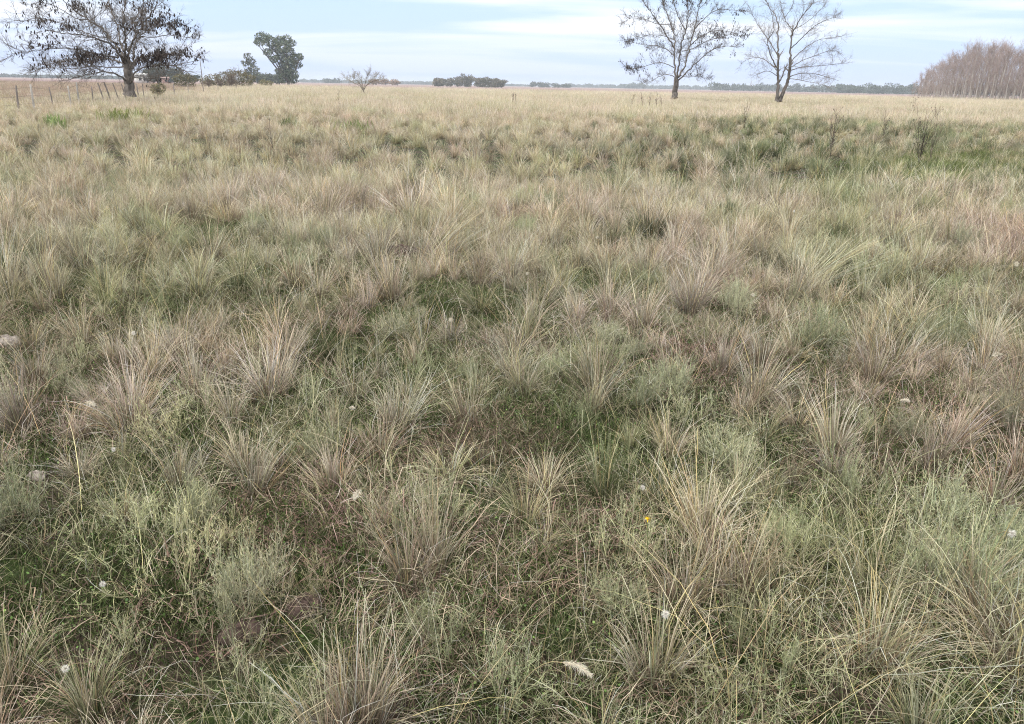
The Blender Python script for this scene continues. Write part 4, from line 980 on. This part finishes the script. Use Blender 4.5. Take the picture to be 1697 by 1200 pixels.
def leafy_tree(name, px, base_py, d, lobes_px, label, seed, n=3000, leaf=.5, cols=None, p=None, trunk_r=.3, twiggy=False, cat='tree', group=None):
    """lobes_px: (px, py, rx px, ry px, depth m)"""
    r_ = np.random.RandomState(seed); a = azi(px); base = np.array((a[0] * d, a[1] * d, -.05)); s = d / 1361.
    e = empty(name, tuple(base)); tag(e, label, cat, group)
    lobes = []
    for lx, ly, rx, ry, dz in lobes_px:
        c = at(lx, ly, d + dz) - base; lobes.append((c, (rx * s, rx * s, ry * s)))
    cols = cols or [(.055, .075, .04), (.085, .105, .06), (.13, .15, .09)]; p = p or [.4, .4, .2]
    paths = []; rr = []
    low_ = min(l[0][2] for l in lobes); fork = np.array((0, 0, max(.5, low_ * .6)))
    tg = Geo(); tubes(tg, [np.array([(0, 0, 0), fork * .5, fork])], [np.array((1.25, 1, .85)) * trunk_r], np.array((.1, .09, .08)), 7)
    for c, sz in lobes:
        m = (fork + c) * .5 + r_.normal(0, .3, 3); tubes(tg, [np.array([fork, m, c])], [np.array((.6, .4, .15)) * trunk_r], np.array((.1, .09, .08)), 5)
    link('trunk', tg.mesh('trunk', M_BARK, True), e)
    g = Geo(); g.add(*leaf_cloud(r_, lobes, n, leaf, cols, p)); link('crown', g.mesh('crown', M_LEAF), e)
    return e
EU = [(.06, .085, .055), (.10, .125, .085), (.17, .185, .13)]
EL = [(436, 62, 13, 8, 1), (430, 70, 9, 6, -1), (449, 70, 11, 8, 0), (462, 68, 10, 8, 2), (474, 64, 9, 6, 0), (482, 72, 9, 6, 1), (470, 78, 12, 9, -2), (456, 80, 9, 7, 2), (444, 86, 8, 6, -1), (465, 92, 10, 9, 0), (478, 88, 11, 10, 2),
      (453, 98, 7, 6, -2), (490, 97, 10, 8, 1), (498, 94, 5, 6, -2), (480, 104, 12, 10, -1), (492, 108, 9, 6, 2), (470, 108, 9, 7, 1), (474, 120, 12, 8, 0), (484, 124, 11, 9, -1), (470, 130, 9, 8, 1), (486, 133, 8, 6, 0), (424, 70, 4, 3, 0), (462, 118, 6, 5, 1)]
leafy_tree('eucalyptus_tree', 478, 139, 320, EL, 'tall eucalyptus with its crown leaning left, standing over the far left hedges', 1, 7000, .85, EU, [.35, .4, .25], .55)
leafy_tree('eucalyptus_tree', 412, 138, 330, [(411, 94, 7, 6, 0), (416, 103, 8, 6, 1), (406, 106, 5, 4, 0), (421, 114, 8, 6, 0), (412, 118, 6, 6, 1), (418, 126, 8, 6, 0), (402, 103, 3, 3, 0)], 'slim loose crowned eucalyptus just left of the leaning one', 2, 1100, .8, [(.10, .12, .08), (.15, .17, .12), (.2, .2, .15)], [.35, .4, .25], .25)
BR_ = [(.10, .10, .05), (.16, .14, .08), (.22, .18, .12)]
leafy_tree('scrub_thicket', 378, 139, 180, [(352, 130, 14, 7, 0), (372, 128, 16, 9, 2), (392, 128, 15, 9, 0), (410, 130, 14, 8, 3), (340, 133, 10, 5, 0), (385, 121, 12, 6, 1), (400, 121, 9, 5, 1), (345, 138, 12, 5, 0), (365, 138, 12, 6, 0), (385, 138, 12, 6, 0), (408, 138, 12, 6, 0)], 'wide brown green thicket left of the leaning eucalyptus', 3, 6500, .28, BR_, [.4, .35, .25], .1, cat='bush')
leafy_tree('shrub', 303, 138, 170, [(295, 130, 9, 6, 0), (306, 127, 10, 7, 1), (318, 132, 9, 5, 0), (298, 139, 10, 6, 0), (314, 139, 9, 6, 0)], 'olive shrub between the big pod tree and the tall pole', 4, 1800, .28, BR_, [.5, .3, .2], .1, cat='bush')
leafy_tree('shrub', 262, 146, 75, [(258, 147, 8, 8, 0), (266, 146, 8, 8, 1), (262, 154, 9, 6, 0)], 'low olive bush right of the pod tree trunk', 5, 900, .16, [(.12, .13, .06), (.2, .17, .1), (.3, .25, .17)], [.4, .3, .3], .05, cat='bush')
leafy_tree('shrub', 440, 139, 200, [(436, 137, 8, 5, 0), (446, 138, 7, 5, 0)], 'low yellowish bush left of the eucalyptus foot', 6, 700, .28, [(.2, .19, .1), (.26, .22, .13), (.14, .14, .07)], [.4, .3, .3], .05, cat='bush')
def sprout(px, d, n, hpx, label, seed):
    r_ = np.random.RandomState(seed); b = at(px, hz(px) + 3, d); b[2] = -.05; s = d / 1361.
    limbs = [([b, b + np.array((0, 0, .6))], .08, .06)]
    for k in range(n):
        a = r_.uniform(0, 6.28); h = hpx * s * r_.uniform(.6, 1); o_ = h * r_.uniform(.1, .7)
        limbs.append(([b + np.array((0, 0, .4)), b + np.array((math.cos(a) * o_ * .4, math.sin(a) * o_ * .4, h * .5)), b + np.array((math.cos(a) * o_, math.sin(a) * o_, h))], .05, .015))
    e = branchy('bare_shrub', b, limbs, label, seed, (9, 5), 0, twig_r=.014, len2=.5, twigcol=(.2, .16, .13)); e['category'] = 'bush'
sprout(382, 165, 9, 30, 'bare twiggy shrub rising over the brown green thicket', 41)
sprout(365, 160, 7, 20, 'low bare twiggy shrub at the left end of the brown green thicket', 42)
sprout(345, 150, 5, 18, 'bare twiggy shrub right of the tall pole', 43)
# far groves of single trees
def grove(x0, x1, d, n, hfun, label, group, seed, cols, leaf, leaves, name='grove_tree'):
    r_ = np.random.RandomState(seed)
    for k in range(n):
        px = x0 + (x1 - x0) * (k + .5 + r_.uniform(-.3, .3)) / n; h = hfun((px - x0) / (x1 - x0)) * r_.uniform(.85, 1.08); w_ = (x1 - x0) / n * 1.25
        dd = d + r_.uniform(-25, 25); by = hz(px) + 1.5
        lob = [(px + r_.uniform(-.35, .35) * w_, by - h * f, w_ * r_.uniform(.4, .62), h * r_.uniform(.22, .32), r_.uniform(-4, 4)) for f in (.35, .5, .72, .12, .6, .15)]
        leafy_tree(name, px, by, dd, lob, label, seed * 50 + k, leaves, leaf, cols, [.35, .4, .25], .3, group=group)
grove(720, 838, 620, 11, lambda t: 12 + 7 * math.exp(-((t - .42) / .16) ** 2) + 5 * math.exp(-((t - .82) / .12) ** 2) - 4 * (t > .93), 'grey green tree of the isolated grove left of centre on the horizon', 'trees of the isolated grove', 3,
      [(.09, .09, .055), (.13, .12, .085), (.18, .155, .125)], 1.3, 900)
grove(612, 662, 700, 6, lambda t: 7 + 2 * math.sin(t * 3), 'reddish brown tree behind the small bare tree', 'reddish trees behind the small bare tree', 4, [(.25, .16, .11), (.30, .20, .14), (.16, .13, .08)], 1.2, 300)
grove(880, 945, 1150, 8, lambda t: 9 - 4 * t, 'dark tree of the far low grove right of the isolated grove', 'trees of the far low grove', 5, [(.05, .065, .045), (.08, .095, .065), (.11, .12, .09)], 2.0, 350)
grove(236, 330, 430, 9, lambda t: 19 + 8 * math.exp(-((t - .35) / .3) ** 2) - 10 * (t > .75), 'dark tree behind the big pod tree', 'dark trees behind the big pod tree', 6, [(.05, .065, .045), (.07, .085, .055), (.10, .11, .08)], 1.0, 900)
grove(412, 466, 420, 6, lambda t: 17 - 3 * t, 'dark bluish tree between the two eucalyptuses', 'dark trees between the eucalyptuses', 7, [(.06, .075, .055), (.09, .10, .07), (.12, .13, .1)], 1.0, 600)
grove(1385, 1515, 1000, 11, lambda t: 10 + 5 * abs(math.sin(t * 11)) + 4 * t, 'dark blue green tree left of the poplar plantation', 'dark trees left of the poplar plantation', 8, [(.05, .07, .045), (.07, .09, .06), (.10, .115, .08)], 1.7, 600)
# the far wood that reads as one line
def treeline(name, segs, label, seed, cols, leaf):
    r_ = np.random.RandomState(seed); g = Geo()
    for x0, x1, d, h0 in segs:
        px = x0; lobes = []
        while px < x1:
            h = h0 * r_.uniform(.5, 1.15); s = d / 1361.; w_ = r_.uniform(3, 8)
            c = at(px, hz(px) + .8 - h * .45, d + r_.uniform(-30, 30)); lobes.append((c, (w_ * s, w_ * s, h * .55 * s))); px += w_ * .7
        g.add(*leaf_cloud(r_, lobes, int(len(lobes) * 120), leaf * d / 1000., cols, [.4, .4, .2]))
    tag(link(name, g.mesh(name, M_LEAF)), label, 'woods', kind='stuff')
DW = [(.05, .065, .045), (.07, .085, .055), (.09, .10, .07)]
treeline('distant_woods', [(-40, 240, 1500, 4), (500, 720, 2000, 4.5), (540, 560, 1400, 7), (835, 885, 2100, 3), (940, 1240, 2200, 5.5), (1030, 1070, 1900, 8), (1180, 1400, 1300, 11), (1400, 1520, 1400, 10), (1500, 1900, 1500, 12)], 'low blue line of distant woods along the horizon', 9, DW, 2.4)
treeline('undergrowth', [(1516, 1900, 300, 15), (1530, 1900, 290, 22)], 'grey brown undergrowth at the foot of the poplars', 12, [(.13, .105, .09), (.18, .15, .13), (.09, .08, .07)], 1.1)
# ------------------------------------------------------------------ poplar plantation
def poplar_meshes(seed, H=14.0):
    r_ = np.random.RandomState(seed); t = Geo(); tw = Geo()
    k = 8; P = np.stack([r_.normal(0, .12, k).cumsum() * .6, r_.normal(0, .12, k).cumsum() * .6, np.linspace(-.05, H, k)], -1); P[0, :2] = 0
    rr = np.linspace(.20, .035, k); tubes(t, [P], [rr], np.array((.3, .27, .24)), 6)
    ns = 54
    for _ in range(ns):
        f = r_.beta(1.35, 1.1) * .92 + .07; i = min(int(f * (k - 1)), k - 2); u = f * (k - 1) - i; S = P[i] * (1 - u) + P[i + 1] * u
        a = r_.uniform(0, 6.28); L = H * .26 * (1.15 - f * .6) * r_.uniform(.6, 1.2); d = np.array((math.cos(a) * .75, math.sin(a) * .75, .8)); q = [S]
        for s in range(3): d = d + r_.normal(0, .12, 3) + np.array((0, 0, .06)); d /= np.linalg.norm(d); q.append(q[-1] + d * L / 3)
        q = np.array(q); tubes(tw, [q], [np.array((.035, .026, .018, .01))], np.array((.34, .28, .25)), 3)
        m = 22; st = q[r_.randint(1, 4, m)] + r_.normal(0, .1, (m, 3))
        V, F, C, PP = ribbons(r_, st, r_.uniform(0, 6.28, m), r_.uniform(0, 1.0, m), 0.2, r_.uniform(.4, 1.0, m), .022, pick(r_, [(.28, .225, .205), (.34, .28, .26)], [.5, .5], m), pick(r_, [(.36, .27, .255), (.33, .285, .285), (.41, .285, .24)], [.45, .35, .2], m), 2, .3)
        tw.add(V, F, C)
    return t.mesh('trunk', M_BARKL, True), tw.mesh('twigs', M_LEAF)
POP = [poplar_meshes(500 + k) for k in range(5)]
r_ = np.random.RandomState(77)
def pop_at(px, d, h, label, group='short poplars at the left end of the plantation'):
    a = azi(px); m = POP[r_.randint(5)]; e = empty('poplar_tree', (a[0] * d, a[1] * d, 0)); s = h / 14.
    e.scale = (s * r_.uniform(.9, 1.1),) * 2 + (s,); e.rotation_euler = (r_.normal(0, .03), r_.normal(0, .03), r_.uniform(0, 6.28)); tag(e, label, 'tree', group)
    link('trunk', m[0], e); link('twigs', m[1], e)
for row in range(7):
    d = 225 + row * 7.0
    px = 1530 + row * -1.5 + r_.uniform(0, 6)
    while px < 1790:
        t = np.clip((px - 1525) / 75., 0, 1); h = (33 + 38 * t ** .8) * d / 1361. * r_.uniform(.78, 1.1)
        pop_at(px, d, h, 'tall leafless poplar in the front row of the plantation' if row == 0 else 'tall leafless poplar in the back rows of the plantation', 'front row poplars' if row == 0 else 'back row poplars of the plantation'); px += r_.uniform(9.5, 14)
for k, px in enumerate((1512, 1517, 1522, 1527, 1532, 1537)):
    pop_at(px, 232 + 5 * (k % 3), (24 + 3.2 * k) * 232 / 1361., 'short leafless poplar at the left end of the plantation')
for o in COL.objects:
    if str(o.get('label', '')).startswith('short leafless poplar'): o['group'] = 'short poplars at the left end of the plantation'

# ------------------------------------------------------------------ fence, pole, houses
A = azi(10) * 44.; B = azi(338) * 100.
def on_line(px):
    a = azi(px); M = np.array([[a[0], -(B - A)[0]], [a[1], -(B - A)[1]]]); t = np.linalg.solve(M, A); return a * t[0]
fe = empty('wire_fence', (A[0], A[1], 0)); tag(fe, 'old post and wire fence running behind the big pod tree at the left', 'fence')
tops = []
posts = [(-30, 1.15, 0, 1), (20, 1.2, .08, 0), (47, 1.25, .02, 1), (80, 1.1, -.05, 0), (110, 1.15, 0, 1), (124, 1.35, .03, 1), (148, 1.1, .05, 0), (168, 1.3, -.22, 0), (180, 1.35, -.26, 0), (193, 1.3, -.24, 0), (205, 1.25, -.18, 0), (226, 1.2, -.05, 0), (234, 1.2, .03, 0), (262, 1.1, 0, 0), (286, 1.2, .02, 0), (310, 1.1, 0, 1), (360, 1.1, 0, 0), (390, 1.1, .03, 0)]
for k, (px, h, ln, pale) in enumerate(posts):
    q = on_line(px); g = Geo(); r_ = np.random.RandomState(k); r = .036 + .008 * (k % 3)
    P = np.array([(0, 0, -.1), (ln * h * .5, 0, h * .5), (ln * h, 0, h), (ln * h, 0, h + .004)]) + np.array((q[0] - A[0], q[1] - A[1], 0)); h *= 1
    tubes(g, [P], [np.array((r, r * .95, r * .85, .001))], np.array((.1, .09, .08)), 7)
    link('post', g.mesh('post', M_WOODP if pale else M_WOOD, True), fe); tops.append((px, P))
for lv in (.35, .62, .9):
    g = Geo(); pth = np.array([p_[0] * (1 - lv) + p_[2] * lv for _, p_ in tops]); tubes(g, [pth], [np.full(len(pth), .006)], np.array((.12, .11, .1)), 4)
    link('wire', g.mesh('wire', M_WOOD), fe)
q = on_line(335); top = at(335, 94, float(np.hypot(*q)))[2]
g = Geo(); tubes(g, [np.array([(0, 0, -.1), (.02, 0, top * .5), (0, 0, top), (0, 0, top + .01)])], [np.array((.05, .042, .035, .001))], np.array((.1, .1, .1)), 7)
e = empty('utility_pole', (q[0], q[1], 0)); tag(e, 'tall thin grey pole at the right end of the fence', 'pole'); link('pole', g.mesh('pole', M_WOOD, True), e)
g = Geo(); tubes(g, [np.array([(-.35, 0, top - .15), (.35, 0, top - .15)])], [np.full(2, .03)], np.array((.1, .1, .1)), 5); link('crossbar', g.mesh('crossbar', M_WOOD), e)
def flatmat(name, c, rough=.8):
    m = bpy.data.materials.new(name); m.use_nodes = True; nt = m.node_tree; p = nt.nodes['Principled BSDF']; p.inputs['Roughness'].default_value = rough
    n = N(nt, 'ShaderNodeTexNoise'); n.inputs['Scale'].default_value = 1.5; n.inputs['Detail'].default_value = 5
    nt.links.new(ramp(nt, n.outputs[0], [(.3, tuple(v * .82 for v in c)), (.7, c)]), p.inputs['Base Color']); return m
def box(g, x0, x1, y0, y1, z0, z1):
    V = [(x, y, z) for z in (z0, z1) for y in (y0, y1) for x in (x0, x1)]
    g.add(V, np.array([(0, 1, 5, 4), (1, 3, 7, 5), (3, 2, 6, 7), (2, 0, 4, 6), (4, 5, 7, 6), (0, 2, 3, 1)]), np.array((.5, .5, .5)))
def house(px, d, w_, h, dep, wallc, roofc, label, nwin):
    a = azi(px); e = empty('farm_house', (a[0] * d, a[1] * d, 0)); tag(e, label, 'house'); e.rotation_euler = (0, 0, -math.atan2(a[0], a[1]) + .2)
    mw = flatmat('house_wall', wallc); mr = flatmat('house_roof', roofc); md = flatmat('window_glass', (.03, .035, .04), .3)
    g = Geo(); box(g, -w_ / 2, w_ / 2, 0, dep, -.1, h); link('wall', g.mesh('wall', mw), e)
    g = Geo(); rh = h + dep * .22; o_ = .4; z0 = h + .003
    V = [(-w_ / 2 - o_, -o_, z0), (w_ / 2 + o_, -o_, z0), (w_ / 2 + o_, dep + o_, z0), (-w_ / 2 - o_, dep + o_, z0), (-w_ / 2 - o_, dep / 2, rh), (w_ / 2 + o_, dep / 2, rh)]
    g.add(V, np.array([(0, 1, 5, 4), (2, 3, 4, 5), (0, 3, 2, 1)]), np.array((.5,) * 3)); g.add([V[0], V[4], V[3], V[1], V[2], V[5]], np.array([(0, 1, 2), (3, 4, 5)]), np.array((.5,) * 3))
    link('roof', g.mesh('roof', mr), e)
    for k in range(nwin):
        x = -w_ / 2 + w_ * (k + .8) / (nwin + .6); g = Geo(); box(g, x - .45, x + .45, -.03, .05, h * .35, h * .75); link('window', g.mesh('window', md), e)
    g = Geo(); box(g, w_ * .32, w_ * .32 + .9, -.04, .05, 0, h * .72); link('door', g.mesh('door', md), e)
house(236, 340, 4.2, 2.7, 4, (.75, .74, .70), (.55, .55, .54), 'small white farm house seen behind the pod tree trunk', 2)
house(275, 350, 2.2, 1.9, 3, (.38, .24, .2), (.42, .3, .27), 'small reddish farm building right of the white one', 1)

# ------------------------------------------------------------------ haze
hb = Geo(); box(hb, -5300, 5300, -5300, 5300, -1.2, 20)
hm = bpy.data.materials.new('haze'); hm.use_nodes = True; nt = hm.node_tree; nt.nodes.clear()
pv = N(nt, 'ShaderNodeVolumePrincipled'); pv.inputs['Color'].default_value = (.84, .91, 1, 1); pv.inputs['Density'].default_value = .00032; pv.inputs['Anisotropy'].default_value = 0
oo = N(nt, 'ShaderNodeOutputMaterial'); nt.links.new(pv.outputs[0], oo.inputs['Volume'])
hm.cycles.homogeneous_volume = True if hasattr(hm.cycles, 'homogeneous_volume') else None
ho = link('haze', hb.mesh('haze', hm)); tag(ho, kind='stuff')
